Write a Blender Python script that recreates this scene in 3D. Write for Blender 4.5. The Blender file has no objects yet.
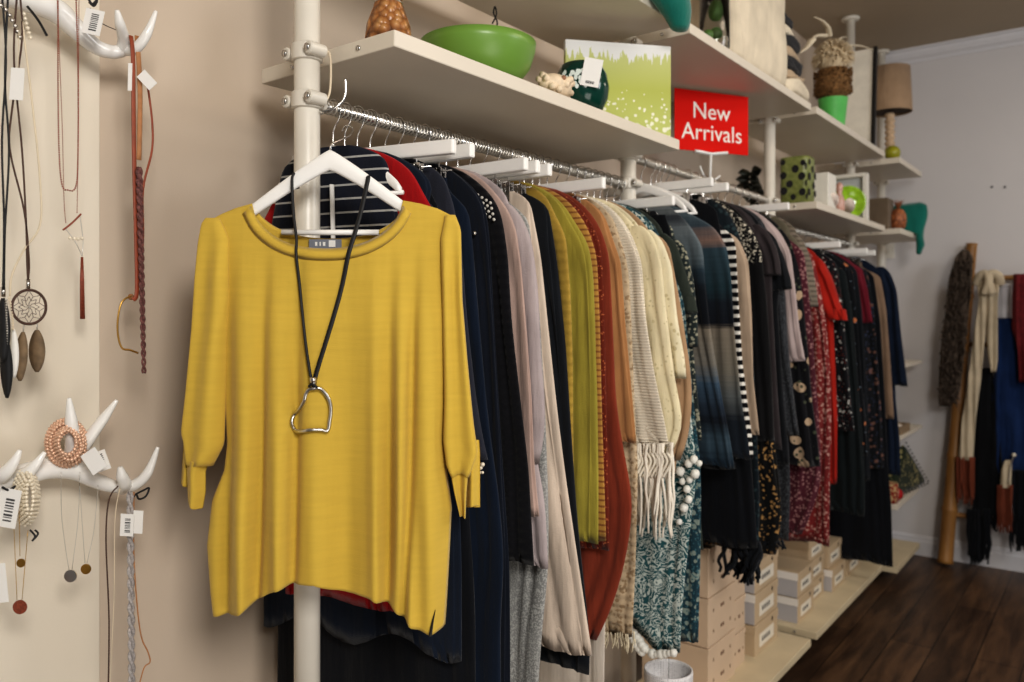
import bpy, math, random
from mathutils import Vector, Matrix
import numpy as np
random.seed(7)
PI = math.pi
sc = bpy.context.scene
COL = sc.collection
CZ = 1.575            # camera height above the floor
FPX = 805.0           # focal length in pixels
RAIL_X = -1.269
WALL_X = -1.60
END_Y = 5.78
CEIL = CZ + 1.72
FV = Vector((-.6057, .7955, 0)); RV = Vector((.7955, .6057, 0))

# ------------------------------------------------------------------ helpers
def ray(px, py):
    a = (px - 512) / FPX; b = (313 - py) / FPX
    return Vector((.7955 * a - .6057, .6057 * a + .7955, b))
def atx(px, py, x):
    r = ray(px, py); t = x / r.x
    return Vector((x, r.y * t, CZ + r.z * t))
def aty(px, py, y):
    r = ray(px, py); t = y / r.y
    return Vector((r.x * t, y, CZ + r.z * t))
def atd(px, py, d):
    r = ray(px, py)
    return Vector((r.x * d, r.y * d, CZ + r.z * d))

class MB:
    def __init__(s): s.v = []; s.f = []
    def add(s, vs, fs):
        b = len(s.v); s.v.extend(Vector(p) for p in vs); s.f.extend(tuple(b + i for i in f) for f in fs)
    def box(s, lo, hi):
        x0, y0, z0 = lo; x1, y1, z1 = hi
        s.add([(x0,y0,z0),(x1,y0,z0),(x1,y1,z0),(x0,y1,z0),(x0,y0,z1),(x1,y0,z1),(x1,y1,z1),(x0,y1,z1)],
              [(3,2,1,0),(4,5,6,7),(0,1,5,4),(1,2,6,5),(2,3,7,6),(3,0,4,7)])
        return s
    def obox(s, c, ax, ay, az, hx, hy, hz):
        c = Vector(c); vs = []
        for k in (-1, 1):
            for (i, j) in ((-1,-1),(1,-1),(1,1),(-1,1)):
                vs.append(c + ax*hx*i + ay*hy*j + az*hz*k)
        s.add(vs, [(3,2,1,0),(4,5,6,7),(0,1,5,4),(1,2,6,5),(2,3,7,6),(3,0,4,7)])
        return s
    def rings(s, rings, cap0=True, cap1=True, closed=True):
        n = len(rings[0]); vs = [p for r in rings for p in r]; fs = []
        for j in range(len(rings) - 1):
            for i in range(n if closed else n - 1):
                i2 = (i + 1) % n
                fs.append((j*n+i, j*n+i2, (j+1)*n+i2, (j+1)*n+i))
        if cap0: fs.append(tuple(range(n))[::-1])
        if cap1: fs.append(tuple((len(rings)-1)*n + i for i in range(n)))
        s.add(vs, fs); return s
    def tube(s, path, r, n=8, flat=None, caps=True):
        P = [Vector(p) for p in path]; rings = []; prev = None
        for i, p in enumerate(P):
            d = (P[min(i+1, len(P)-1)] - P[max(i-1, 0)])
            if d.length < 1e-9: d = Vector((0,0,1))
            d.normalize()
            if prev is None:
                ref = Vector((0,0,1)) if abs(d.z) < .9 else Vector((1,0,0))
                a = d.cross(ref).normalized()
            else:
                a = prev - d * prev.dot(d)
                a = a.normalized() if a.length > 1e-6 else d.orthogonal().normalized()
            prev = a; b = d.cross(a)
            rr = r(i/(len(P)-1)) if callable(r) else (r[i] if isinstance(r, (list, tuple)) else r)
            fb = flat if flat else 1.0
            rings.append([p + a*rr*math.cos(2*PI*k/n) + b*rr*fb*math.sin(2*PI*k/n) for k in range(n)])
        s.rings(rings, caps, caps); return s
    def lathe(s, c, prof, n=32, cap0=True, cap1=False, sq=1.0):
        c = Vector(c); rings = []
        for (r, z) in prof:
            ring = []
            for k in range(n):
                t = 2*PI*k/n; cc, ss = math.cos(t), math.sin(t)
                if sq != 1.0:
                    cc = math.copysign(abs(cc)**sq, cc); ss = math.copysign(abs(ss)**sq, ss)
                ring.append(c + Vector((r*cc, r*ss, z)))
            rings.append(ring)
        s.rings(rings, cap0, cap1); return s
    def ball(s, c, r, n=16, m=10, sx=1, sy=1, sz=1):
        c = Vector(c); rings = []
        for j in range(m + 1):
            a = -PI/2 + PI*j/m; a = max(-PI/2+.02, min(PI/2-.02, a))
            rings.append([c + Vector((r*sx*math.cos(a)*math.cos(2*PI*k/n), r*sy*math.cos(a)*math.sin(2*PI*k/n), r*sz*math.sin(a))) for k in range(n)])
        s.rings(rings); return s
    def build(s, name, mat, parent=None, smooth=True, bevel=0.0, seg=2):
        off = parent_loc(parent)
        me = bpy.data.meshes.new(name)
        me.from_pydata([tuple(p - off) for p in s.v], [], s.f); me.update()
        o = bpy.data.objects.new(name, me); COL.objects.link(o)
        if mat: me.materials.append(mat)
        if smooth:
            me.polygons.foreach_set('use_smooth', [True]*len(me.polygons))
            if smooth == 'auto':
                m = o.modifiers.new('e', 'EDGE_SPLIT'); m.split_angle = math.radians(40)
        if bevel > 0:
            b = o.modifiers.new('b', 'BEVEL'); b.width = bevel; b.segments = seg; b.limit_method = 'ANGLE'; b.angle_limit = math.radians(50)
        if parent is not None: o.parent = parent
        return o
def parent_loc(p):
    v = Vector((0,0,0))
    while p is not None: v = v + Vector(p.location); p = p.parent
    return v
def tag(o, label=None, cat=None, group=None, kind=None):
    if label: o['label'] = label
    if cat: o['category'] = cat
    if group: o['group'] = group
    if kind: o['kind'] = kind
    return o
def thing(name, loc, label, cat, group=None):
    o = bpy.data.objects.new(name, None); COL.objects.link(o); o.location = loc
    o.empty_display_size = .05
    return tag(o, label, cat, group)
def solo(mb, name, mat, label, cat, group=None, **k):
    return tag(mb.build(name, mat, None, **k), label, cat, group)
def copy_tree(o, loc, label, rz=None, group=None):
    r = o.copy(); COL.objects.link(r); r.location = loc; r['label'] = label
    if rz is not None: r.rotation_euler = (0, 0, rz)
    if group: r['group'] = group
    for ch in o.children:
        c = ch.copy(); COL.objects.link(c); c.parent = r
        for g in ch.children:
            d = g.copy(); COL.objects.link(d); d.parent = c
    return r
def smooth_path(pts, n=8):
    P = [Vector(p) for p in pts]; out = []
    for i in range(len(P)-1):
        p0 = P[max(i-1,0)]; p1 = P[i]; p2 = P[i+1]; p3 = P[min(i+2,len(P)-1)]
        for k in range(n):
            t = k/n
            out.append(.5*((2*p1)+(p2-p0)*t+(2*p0-5*p1+4*p2-p3)*t*t+(3*p1-p0-3*p2+p3)*t**3))
    out.append(P[-1]); return out

# ------------------------------------------------------------------ materials
def lin(c):
    return tuple((x/255/12.92 if x/255 <= .04045 else ((x/255+.055)/1.055)**2.4) for x in c) + (1.0,)
def nodes(name):
    m = bpy.data.materials.new(name); m.use_nodes = True; nt = m.node_tree
    return m, nt, nt.nodes['Principled BSDF']
def N(nt, t, **k):
    n = nt.nodes.new(t)
    for a, b in k.items(): setattr(n, a, b)
    return n
def L(nt, a, b): nt.links.new(a, b)
def mixc(nt, fac, a, b, mode='MIX'):
    m = N(nt, 'ShaderNodeMix', data_type='RGBA', blend_type=mode)
    for sock, v in ((m.inputs[0], fac), (m.inputs[6], a), (m.inputs[7], b)):
        if hasattr(v, 'links'): L(nt, v, sock)
        else: sock.default_value = v
    return m.outputs[2]
def math_(nt, op, a, b=None):
    m = N(nt, 'ShaderNodeMath', operation=op)
    for i, v in enumerate((a, b)):
        if v is None: continue
        if hasattr(v, 'links'): L(nt, v, m.inputs[i])
        else: m.inputs[i].default_value = v
    return m.outputs[0]
def tex(nt, scale=(1,1,1)):
    tc = N(nt, 'ShaderNodeTexCoord'); mp = N(nt, 'ShaderNodeMapping'); L(nt, tc.outputs['Object'], mp.inputs[0])
    mp.inputs['Scale'].default_value = scale; return mp.outputs[0]
def noise(nt, vec, scale, detail=3, dist=0):
    n = N(nt, 'ShaderNodeTexNoise'); L(nt, vec, n.inputs['Vector']); n.inputs['Scale'].default_value = scale
    n.inputs['Detail'].default_value = detail; n.inputs['Distortion'].default_value = dist
    return n.outputs['Fac']
def ramp(nt, fac, stops, interp='LINEAR'):
    r = N(nt, 'ShaderNodeValToRGB'); r.color_ramp.interpolation = interp
    L(nt, fac, r.inputs[0]); e = r.color_ramp.elements
    while len(e) < len(stops): e.new(.5)
    for i, (p, c) in enumerate(stops): e[i].position = p; e[i].color = c
    return r.outputs[0]
def bump(nt, bs, h, strength=.3, dist=.002):
    b = N(nt, 'ShaderNodeBump'); L(nt, h, b.inputs['Height']); b.inputs['Strength'].default_value = strength
    b.inputs['Distance'].default_value = dist; L(nt, b.outputs[0], bs.inputs['Normal'])
def sep(nt, vec):
    s = N(nt, 'ShaderNodeSeparateXYZ'); L(nt, vec, s.inputs[0]); return s.outputs

def plain(name, c, rough=.5, metal=0.0, var=.06, spec=None, bmp=0, scale=20):
    m, nt, bs = nodes(name); v = tex(nt)
    n = noise(nt, v, scale)
    lo = tuple(x*(1-var) for x in lin(c)[:3])+(1,); hi = tuple(min(1, x*(1+var)) for x in lin(c)[:3])+(1,)
    L(nt, ramp(nt, n, [(.3, lo), (.7, hi)]), bs.inputs['Base Color'])
    bs.inputs['Roughness'].default_value = rough; bs.inputs['Metallic'].default_value = metal
    if spec is not None: bs.inputs['Specular IOR Level'].default_value = spec
    if bmp: bump(nt, bs, noise(nt, v, scale*6), bmp, .003)
    return m

def fabric(name, c, pat=None, c2=(255,255,255), c3=None, scale=40, thr=.3, bands=None, freq=100, knit=0, sheen=.1, rough=.9, axis=2, zlim=None):
    m, nt, bs = nodes(name); v = tex(nt); base = lin(c)
    nz = noise(nt, v, 9, 4)
    colr = ramp(nt, nz, [(.25, tuple(x*.82 for x in base[:3])+(1,)), (.75, tuple(min(1,x*1.15) for x in base[:3])+(1,))])
    if pat == 'hs':
        z = sep(nt, v)[axis]
        f = math_(nt, 'GREATER_THAN', math_(nt, 'SINE', math_(nt, 'MULTIPLY', z, freq)), thr)
        colr = mixc(nt, f, colr, lin(c2))
    elif pat == 'floral':
        w = noise(nt, v, scale*.5, 2)
        vo = N(nt, 'ShaderNodeTexVoronoi'); L(nt, v, vo.inputs['Vector']); vo.inputs['Scale'].default_value = scale
        d = math_(nt, 'ADD', vo.outputs['Distance'], math_(nt, 'MULTIPLY', math_(nt, 'SUBTRACT', w, .5), .9))
        f = math_(nt, 'LESS_THAN', d, thr)
        colr = mixc(nt, f, colr, lin(c2))
        if c3:
            vo2 = N(nt, 'ShaderNodeTexVoronoi'); L(nt, v, vo2.inputs['Vector']); vo2.inputs['Scale'].default_value = scale*1.9
            colr = mixc(nt, math_(nt, 'LESS_THAN', vo2.outputs['Distance'], thr*.7), colr, lin(c3))
    elif pat == 'curl':
        n2 = noise(nt, v, scale, 2, 2.5)
        wv = math_(nt, 'SINE', math_(nt, 'MULTIPLY', n2, 38))
        colr = mixc(nt, math_(nt, 'GREATER_THAN', wv, thr), colr, lin(c2))
    elif pat == 'sequin':
        vo = N(nt, 'ShaderNodeTexVoronoi'); L(nt, v, vo.inputs['Vector']); vo.inputs['Scale'].default_value = scale
        f = math_(nt, 'GREATER_THAN', sep(nt, vo.outputs['Color'])[0], thr)
        if zlim: f = math_(nt, 'MULTIPLY', f, math_(nt, zlim[0], sep(nt, v)[2], zlim[1]))
        colr = mixc(nt, f, colr, lin(c2))
    elif pat == 'bands':
        z = sep(nt, v)[2]
        w = math_(nt, 'MULTIPLY', math_(nt, 'SUBTRACT', noise(nt, tex(nt, (2,2,60)), 1.5, 3), .5), .05)
        f = math_(nt, 'ADD', math_(nt, 'MULTIPLY', z, -1.0), w)
        colr = ramp(nt, f, [(p, lin(q)) for p, q in bands])
        streak = noise(nt, tex(nt, (3, 3, 160)), 1.0, 2)
        colr = mixc(nt, math_(nt, 'MULTIPLY', streak, .38), colr, lin((20,26,34)))
    elif pat == 'marl':
        n2 = noise(nt, v, 260, 2)
        colr = mixc(nt, math_(nt, 'GREATER_THAN', n2, .53), colr, lin(c2))
    L(nt, colr, bs.inputs['Base Color'])
    bs.inputs['Roughness'].default_value = rough
    bs.inputs['Sheen Weight'].default_value = sheen; bs.inputs['Specular IOR Level'].default_value = .15
    bs.inputs['Sheen Roughness'].default_value = .5
    if knit:
        z = sep(nt, v)
        h = math_(nt, 'ADD', math_(nt, 'SINE', math_(nt, 'MULTIPLY', z[2], knit)), noise(nt, v, knit*.35, 2))
        bump(nt, bs, h, .6, .0025)
    else:
        h = math_(nt, 'ADD', noise(nt, tex(nt, (14,14,2.0)), 2.2, 3), math_(nt, 'MULTIPLY', noise(nt, v, 350, 1), .08))
        bump(nt, bs, h, .35, .02)
    return m

M = {}
M['white'] = plain('white_paint', (226,222,212), .42, var=.02)
M['shelf'] = plain('shelf_laminate', (214,205,190), .45, var=.025, scale=5)
M['shelf_wood'] = plain('pale_shelf_board', (205,190,160), .5, var=.08, scale=6)
M['post'] = plain('post_enamel', (216,210,198), .35, var=.02)
M['hang'] = plain('hanger_white', (238,236,232), .38, var=.02)
M['chrome'] = plain('chrome_wire', (205,203,200), .22, 1.0, var=.02)
M['coil'] = plain('clear_spacer_coil', (196,190,180), .28, .75, var=.04)
M['black'] = plain('black_cord', (20,20,22), .6, var=.1)
M['silver'] = plain('silver_metal', (200,196,190), .28, 1.0)
M['gold'] = plain('gold_metal', (190,150,80), .32, 1.0)
M['copper'] = plain('copper_beads', (140,72,52), .45, .2, var=.25, scale=300)
M['antler'] = plain('glossy_white_ceramic', (232,230,226), .18, var=.02)
M['tag'] = plain('tag_card', (236,234,230), .7, var=.01)
M['ink'] = plain('dark_print', (60,58,60), .7)
M['leather'] = plain('brown_leather', (140,66,40), .55, var=.15, scale=60)
M['tanleather'] = plain('tan_suede', (170,120,80), .75, var=.15, scale=60)
M['creamcord'] = plain('cream_cord', (215,200,175), .8, var=.1)
M['browncord'] = plain('brown_cord', (75,52,42), .7, var=.1)
M['braid'] = plain('purple_brown_braid', (120,78,74), .6, .1, var=.55, scale=260, bmp=.6)
M['greybraid'] = plain('pearly_braid', (190,184,182), .5, .2, var=.3, scale=260, bmp=.6)
M['rosebead'] = plain('rose_gold_beads', (224,186,160), .3, .25, var=.2, scale=200)
M['pearl'] = plain('pearl_beads', (226,216,196), .28, .1, var=.1, scale=200)
M['feather'] = plain('brown_feather', (120,100,76), .8, var=.3, scale=50)
M['featherdark'] = plain('black_feather', (22,22,24), .7, var=.3, scale=50)
M['featherwhite'] = plain('white_feather', (225,222,215), .8, var=.1)

def wall_mat(name, c, var=.04):
    m, nt, bs = nodes(name); v = tex(nt)
    b = lin(c)
    L(nt, ramp(nt, noise(nt, v, 1.6, 4), [(.2, tuple(x*(1-var) for x in b[:3])+(1,)), (.8, tuple(x*(1+var) for x in b[:3])+(1,))]), bs.inputs['Base Color'])
    bs.inputs['Roughness'].default_value = .8; bump(nt, bs, noise(nt, v, 220, 2), .08, .002); return m
def floor_mat():
    m, nt, bs = nodes('dark_wood_planks'); v = tex(nt)
    mp = N(nt, 'ShaderNodeMapping'); L(nt, v, mp.inputs[0]); mp.inputs['Rotation'].default_value = (0,0,PI/2)
    br = N(nt, 'ShaderNodeTexBrick'); L(nt, mp.outputs[0], br.inputs['Vector'])
    br.inputs['Scale'].default_value = 1; br.inputs['Brick Width'].default_value = 1.4; br.inputs['Row Height'].default_value = .18
    br.inputs['Mortar Size'].default_value = .0025; br.inputs['Color1'].default_value = (.2,.2,.2,1); br.inputs['Color2'].default_value = (.8,.8,.8,1)
    br.inputs['Mortar'].default_value = (0,0,0,1)
    g = noise(nt, tex(nt, (9, 1.2, 1)), 2.2, 6, .6)
    f = math_(nt, 'ADD', math_(nt, 'MULTIPLY', g, .8), math_(nt, 'MULTIPLY', sep(nt, br.outputs['Color'])[0], .28))
    c = ramp(nt, f, [(.25, lin((36,25,18))), (.5, lin((70,51,37))), (.75, lin((104,78,56)))])
    c = mixc(nt, br.outputs['Fac'], c, lin((16,11,9)))
    L(nt, c, bs.inputs['Base Color']); bs.inputs['Roughness'].default_value = .42; bump(nt, bs, g, .15, .004)
    return m

# ------------------------------------------------------------------ setting
def struct(o, name): o.name = name; o['kind'] = 'structure'; return o
struct(MB().box((WALL_X-.1, -1.6, 0), (WALL_X, END_Y+.1, CEIL)).build('wall_left', wall_mat('beige_wall', (200,184,166)), smooth=False), 'wall_left')
struct(MB().box((WALL_X-.1, END_Y, 0), (3.2, END_Y+.1, CEIL)).build('wall_back', wall_mat('pale_wall', (206,203,203)), smooth=False), 'wall_back')
struct(MB().box((WALL_X-.1, -1.6, -.05), (3.2, END_Y+.1, 0)).build('floor', floor_mat(), smooth=False), 'floor')
struct(MB().box((WALL_X-.1, -1.6, CEIL), (3.2, END_Y+.1, CEIL+.05)).build('ceiling', wall_mat('taupe_ceiling', (176,162,142)), smooth=False), 'ceiling')
sk = plain('skirting_paint', (214,213,216), .45, var=.02)
def molding(prof, name):   # prof: (out from wall, z)
    mb = MB(); y = END_Y
    r0 = [Vector((WALL_X, y-o, z)) for o, z in prof]; r1 = [Vector((3.2, y-o, z)) for o, z in prof]
    mb.rings([r0, r1], True, True); o = mb.build(name, sk, smooth=False); return struct(o, name)
molding([(0,0),(.016,0),(.018,.09),(.012,.1),(.012,.115),(.006,.125),(0,.13)], 'baseboard_back')
molding([(0,CEIL-.085),(.01,CEIL-.085),(.012,CEIL-.07),(.03,CEIL-.055),(.045,CEIL-.03),(.05,CEIL-.015),(.065,CEIL-.012),(.065,CEIL),(0,CEIL)], 'trim_1')
# painted display board fixed on the left wall
bd = MB().box((WALL_X, -.6, .02), (WALL_X+.025, .755, CEIL-.02))
solo(bd, 'display_board', wall_mat('cream_board', (222,212,195), .02), 'tall cream painted board on the wall behind the antler hooks', 'board', smooth=False, bevel=.002)

# ------------------------------------------------------------------ posts, shelves, rails
posts_y = [1.007, 2.283, 3.575, 4.914, 5.66]
plabel = ['white pole in front, behind the yellow top, running from floor to ceiling',
          'second white pole, beside the black skirt on a clip hanger and green canvas',
          'third white pole, left of the spotted green vase',
          'fourth white pole, behind the white shadow box frame',
          'last white pole near the back wall, behind the lamp shade']
collars = [[.506, .413], [.86, .506, .413], [.86, .50, .40], [.86, .47, .40], [.85, .46]]
for i, y in enumerate(posts_y):
    t = thing('support_post', (RAIL_X, y, 0), plabel[i], 'pole', 'white shelving poles')
    MB().lathe((RAIL_X, y, 0), [(.025, .02), (.025, CEIL-.02)], 28, True, True).build('pole', M['post'], t)
    for zz, nm in ((0, 'foot_flange'), (CEIL-.022, 'ceiling_flange')):
        MB().lathe((RAIL_X, y, zz), [(.045, 0), (.05, .006), (.05, .016), (.03, .022)], 28, True, True).build(nm, M['post'], t)
    # telescopic sleeve
    MB().lathe((RAIL_X, y, 0), [(.0275, .03), (.0275, CZ+.33 if i else CZ-1.0), (.0255, CZ+.335 if i else CZ-.995)], 28, True, True).build('outer_tube', M['post'], t) if i in (2,) else None
    for z in collars[i]:
        mb = MB(); mb.lathe((RAIL_X, y, CZ+z), [(.0265,-.017),(.03,-.015),(.0305,0),(.03,.015),(.0265,.017)], 28, True, True)
        for sy in (-1, 1):
            cx_ = RAIL_X+.034*sy
            mb.tube([(cx_, y-.026, CZ+z), (cx_, y-.024, CZ+z), (cx_, y+.012, CZ+z), (cx_, y+.014, CZ+z)], [.0105,.0125,.0125,.0105], 16)
        c = mb.build('clamp_collar', M['post'], t, smooth='auto')
        for sx in (-1, 1):
            mb = MB()
            p = Vector((RAIL_X+.034*sx, y-.026, CZ+z))
            mb.tube([p, p+Vector((0,-.004,0))], .0065, 12)
            mb.build('bolt', M['chrome'], c)

def shelf(y0, y1, zt, xf=-1.072, xb=-1.476, mat='shelf', th=.032, label=''):
    t = thing('display_shelf', ((xf+xb)/2, (y0+y1)/2, CZ+zt-th), label, 'shelf')
    MB().box((xb, y0, CZ+zt-th), (xf, y1, CZ+zt)).build('board', M[mat], t, smooth=False, bevel=.0025)
    for sx in (-.10, .10):
        mb = MB(); p = Vector((RAIL_X+sx, y0, CZ+zt-th/2))
        mb.tube([p, p+Vector((0,-.003,0))], .005, 10); mb.build('screw', M['chrome'], t)
    return t
shelf(1.05, 2.245, .524, label='long cream shelf holding the green bowl, above the nearest clothes rail')
shelf(1.05, 2.245, .90, label='top cream shelf above the green bowl, cut off by the frame')
shelf(2.32, 3.53, .90, label='top cream shelf carrying the cream blanket, above the red sign')
shelf(3.61, 4.87, .905, label='top cream shelf carrying the green pot of feathers')
shelf(4.965, 5.58, .885, xf=-1.015, label='short cream shelf under the beige lamp')
shelf(3.61, 4.87, .49, label='cream shelf carrying the spotted green vase and shells')
shelf(4.965, 5.58, .482, xf=-1.01, label='short cream shelf under the wooden pineapple')
shelf(4.965, 5.58, -.295, xf=-1.01, th=.022, label='short narrow shelf under the gold wooden sculpture')
shelf(4.965, 5.58, -.70, xf=-1.01, th=.022, label='short shelf carrying the wooden tray of pebbles')
shelf(4.965, 5.58, -1.09, xf=-1.03, label='short pale shelf under the dark triangular cushion')
shelf(1.05, 2.245, -1.40, mat='shelf_wood', label='pale bottom shelf under the white textured planter')
shelf(2.32, 3.53, -1.40, mat='shelf_wood', label='pale bottom shelf under the tall stack of kraft boxes')
shelf(3.61, 4.80, -1.40, mat='shelf_wood', label='pale bottom shelf under the grey-ended shoe boxes')
shelf(4.965, 5.60, -1.45, xf=-1.03, mat='shelf_wood', label='lowest short shelf by the skirting board, with nothing on it')

RAILS = [(1.04, 2.25, .411), (2.32, 3.54, .503), (3.61, 4.88, .40)]
rlab = ['chrome clothes rail under the long shelf with the green bowl', 'chrome clothes rail under the red sign', 'chrome clothes rail under the shelf with the spotted vase']
for i, (y0, y1, z) in enumerate(RAILS):
    t = thing('clothes_rail', (RAIL_X, y0, CZ+z), rlab[i], 'rail', 'chrome clothes rails')
    MB().tube([(RAIL_X, y0, CZ+z), (RAIL_X, y1, CZ+z)], .0115, 16).build('rod', M['chrome'], t)
    n = int((y1-y0-.02)/.0105); pts = []
    for k in range(n*8):
        a = 2*PI*k/8; pts.append((RAIL_X+.0138*math.cos(a), y0+.01+.0105*k/8, CZ+z+.0138*math.sin(a)))
    MB().tube(pts, .0021, 5).build('spacer_coil', M['coil'], t)
    for ye in (y0, y1):
        MB().tube([(RAIL_X, ye-.004, CZ+z), (RAIL_X, ye+.004, CZ+z)], .017, 16).build('end_cap', M['post'], t)
    if i == 0:
        zz = CZ+z
        mb = MB(); mb.tube(smooth_path([(RAIL_X, y0-.005, zz), (RAIL_X+.025, y0-.02, zz-.02), (RAIL_X+.05, y0-.005, zz-.012), (RAIL_X+.06, y0+.01, zz+.01), (RAIL_X+.062, y0+.01, zz+.045)]), .003, 8)
        mb.build('end_hook', M['chrome'], t)
        mb = MB(); mb.tube(smooth_path([(RAIL_X+.035, y0-.03, zz+.095), (RAIL_X+.04, y0-.01, zz+.09), (RAIL_X+.04, y0-.01, zz+.02), (RAIL_X+.03, y0-.02, zz-.01)]), .0022, 8)
        mb.build('wire_tie', M['creamcord'], t)
# ------------------------------------------------------------------ hangers
def hook_path(o, yn=0.0):
    X, Y, Z = o
    p = [(0,-.088),(0,-.05),(.004,-.036),(.013,-.022),(.0185,-.004),(.015,.011),(.004,.0185),(-.009,.0165),(-.0175,.006),(-.0185,-.004)]
    return smooth_path([(X+a, Y, Z+b) for a, b in p], 4)
def hanger_proto(loc):
    X, Y, Z = loc
    t = thing('clothes_hanger', loc, '', 'hanger', 'white clothes hangers on the rails')
    rings = []
    for i in range(33):
        s = -.160 + .320*i/32; q = abs(s)/.160
        zc = -.090 - .062*q**1.2 - .022*q**4; hh = .017*(1-.35*q) if q < .97 else .007; th = .006 - .001*q
        if q > .97: th = .005
        rings.append([Vector((X+s, Y+th*math.copysign(abs(math.cos(a))**.6, math.cos(a)), Z+zc+hh*math.copysign(abs(math.sin(a))**.7, math.sin(a)))) for a in [2*PI*k/12 for k in range(12)]])
    MB().rings(rings).build('arm', M['hang'], t)
    MB().tube([(X-.165,Y,Z-.178),(X+.165,Y,Z-.178)], .0045, 8).build('trouser_bar', M['hang'], t)
    MB().tube(hook_path(loc), .0016, 6).build('hook', M['chrome'], t)
    return t
def clip_proto(loc):
    X, Y, Z = loc
    t = thing('clip_hanger', loc, '', 'hanger', 'white clip hangers on the rails')
    MB().box((X-.205, Y-.009, Z-.092), (X+.205, Y+.009, Z-.062)).build('bar', M['hang'], t, smooth=False, bevel=.004)
    MB().tube([(X-.15,Y,Z-.112),(X+.15,Y,Z-.112)], .0017, 6).build('clip_rod', M['chrome'], t)
    for s in (-1, 1):
        mb = MB(); c = X + s*.115
        mb.box((c-.012,Y-.009,Z-.150),(c-.001,Y-.006,Z-.104)); mb.box((c+.001,Y-.009,Z-.150),(c+.012,Y-.006,Z-.104)); mb.box((c-.012,Y+.006,Z-.150),(c+.012,Y+.009,Z-.104))
        mb.tube([(c, Y, Z-.092), (c, Y, Z-.112)], .0015, 6); mb.tube([(c-.013, Y, Z-.112), (c+.013, Y, Z-.112)], .005, 8)
        mb.build('clip', M['chrome'], t, smooth=False)
    MB().tube(hook_path((X, Y, Z+.022-.022)), .0016, 6).build('hook', M['chrome'], t)
    return t
HP = {}
def place_hanger(kind, loc, label, rz):
    if kind not in HP:
        o = (hanger_proto if kind == 'sh' else clip_proto)(Vector(loc)); o['label'] = label; o.rotation_euler = (0,0,rz); HP[kind] = o; return o
    return copy_tree(HP[kind], loc, label, rz)

# ------------------------------------------------------------------ garments on the rails
def plane_sz(px, py, root, phi):
    r = ray(px, py); n = Vector((-math.sin(phi), math.cos(phi), 0)); d = Vector((math.cos(phi), math.sin(phi), 0))
    t = n.dot(Vector((root.x, root.y, 0))) / n.dot(Vector((r.x, r.y, 0)))
    P = Vector((r.x*t, r.y*t, CZ + r.z*t))
    return (P.x-root.x)*d.x + (P.y-root.y)*d.y, P.z - root.z
def interp_prof(prof, z):
    zs = [-q[1] for q in prof]; ss = [q[0] for q in prof]
    return np.interp(-z, zs, ss)
def cloth_tube(mb, root, phi, prof_f, prof_b, T, rows=44, N=104, fold=1.0, lam=.085, seed=0, lobes=2, yoff=0.0, tt=.011, hemw=.006, open_top=True, ztaper=.16, hemt=0):
    """prof_f / prof_b: (s, z) lists top to bottom in the garment's own plane"""
    rnd = random.Random(seed); p1, p2, p3, p4 = [rnd.uniform(0, 6.28) for _ in range(4)]
    d = Vector((math.cos(phi), math.sin(phi), 0)); n = Vector((-math.sin(phi), math.cos(phi), 0))
    z0, z1 = prof_f[0][1], prof_f[-1][1]
    zs = [z0 + (z1-z0)*(j/(rows-1))**1.35 for j in range(rows)]
    sf = np.array([interp_prof(prof_f, z) for z in zs]); sb = np.array([interp_prof(prof_b, z) for z in zs])
    for _ in range(2):
        sf[1:-1] = (sf[:-2]+2*sf[1:-1]+sf[2:])/4; sb[1:-1] = (sb[:-2]+2*sb[1:-1]+sb[2:])/4
    crs = [(rnd.uniform(.026,.036), rnd.uniform(.006,.009), rnd.uniform(.5,.75), rnd.uniform(0,6)), (rnd.uniform(.055,.075), rnd.uniform(.007,.011), rnd.uniform(.5,.75), rnd.uniform(0,6))] if fold > 0 else []
    rings = []
    for j, z in enumerate(zs):
        w = min(1, (z0-z)/ztaper) if ztaper > 0 else 1; w = w*w*(3-2*w)
        Tz = tt + (T-tt)*w; c = (sf[j]+sb[j])/2; hw = max(.004, (sf[j]-sb[j])/2); ring = []
        g = (z0-z)/(z0-z1); w2 = max(0, min(1, (z0-z-.10)/.18)) if ztaper > .1 else w
        for k in range(N):
            a = 2*PI*k/N; ca, sa = math.cos(a), math.sin(a)
            x = c + hw*math.copysign(abs(ca)**.75, ca)
            yr = math.copysign(abs(sa)**.65, sa)
            y = Tz*yr
            prox = max(0, ca)
            x -= .022*w*min(1, T/.02)*prox**3*(1-abs(math.sin(lobes*PI*(yr+1)/2 + .35*math.sin(z*4+p3))))
            side = 1 - abs(ca)**6
            f = (.55*math.sin(2*PI*x/lam + p1 + .9*math.sin(z*2.6+p2)) + .3*math.sin(2*PI*x/(lam*.53)+p4+z*1.4))
            y = y*(1-.52*fold*w2*side*(.5+.5*f)) + Tz*.16*fold*w*math.sin(2*PI*x/lam*.5+p4+z*1.5)
            if crs and sa < 0:
                for (co_, cw_, cd_, cp_) in crs:
                    y *= 1 - cd_*w2*math.exp(-((x-(sf[j]-co_-.008*math.sin(z*5+cp_)))/cw_)**2)
            zz = z + hemw*g*g*math.sin(x*28+p2) + (hemt*g**3*max(0, sf[j]-.07-x) if hemt else 0)
            ring.append(root + d*x + n*(y+yoff) + Vector((0,0,zz)))
        rings.append(ring)
    # turned-in hem
    cen = sum(rings[-1], Vector())/N
    lip = [cen + (p-cen)*.97 + Vector((0,0,.004)) for p in rings[-1]]
    lip2 = [cen + (p-cen)*.80 + Vector((0,0,.05)) for p in rings[-1]]
    mb.rings(rings+[lip, lip2], not open_top, True)

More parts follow.
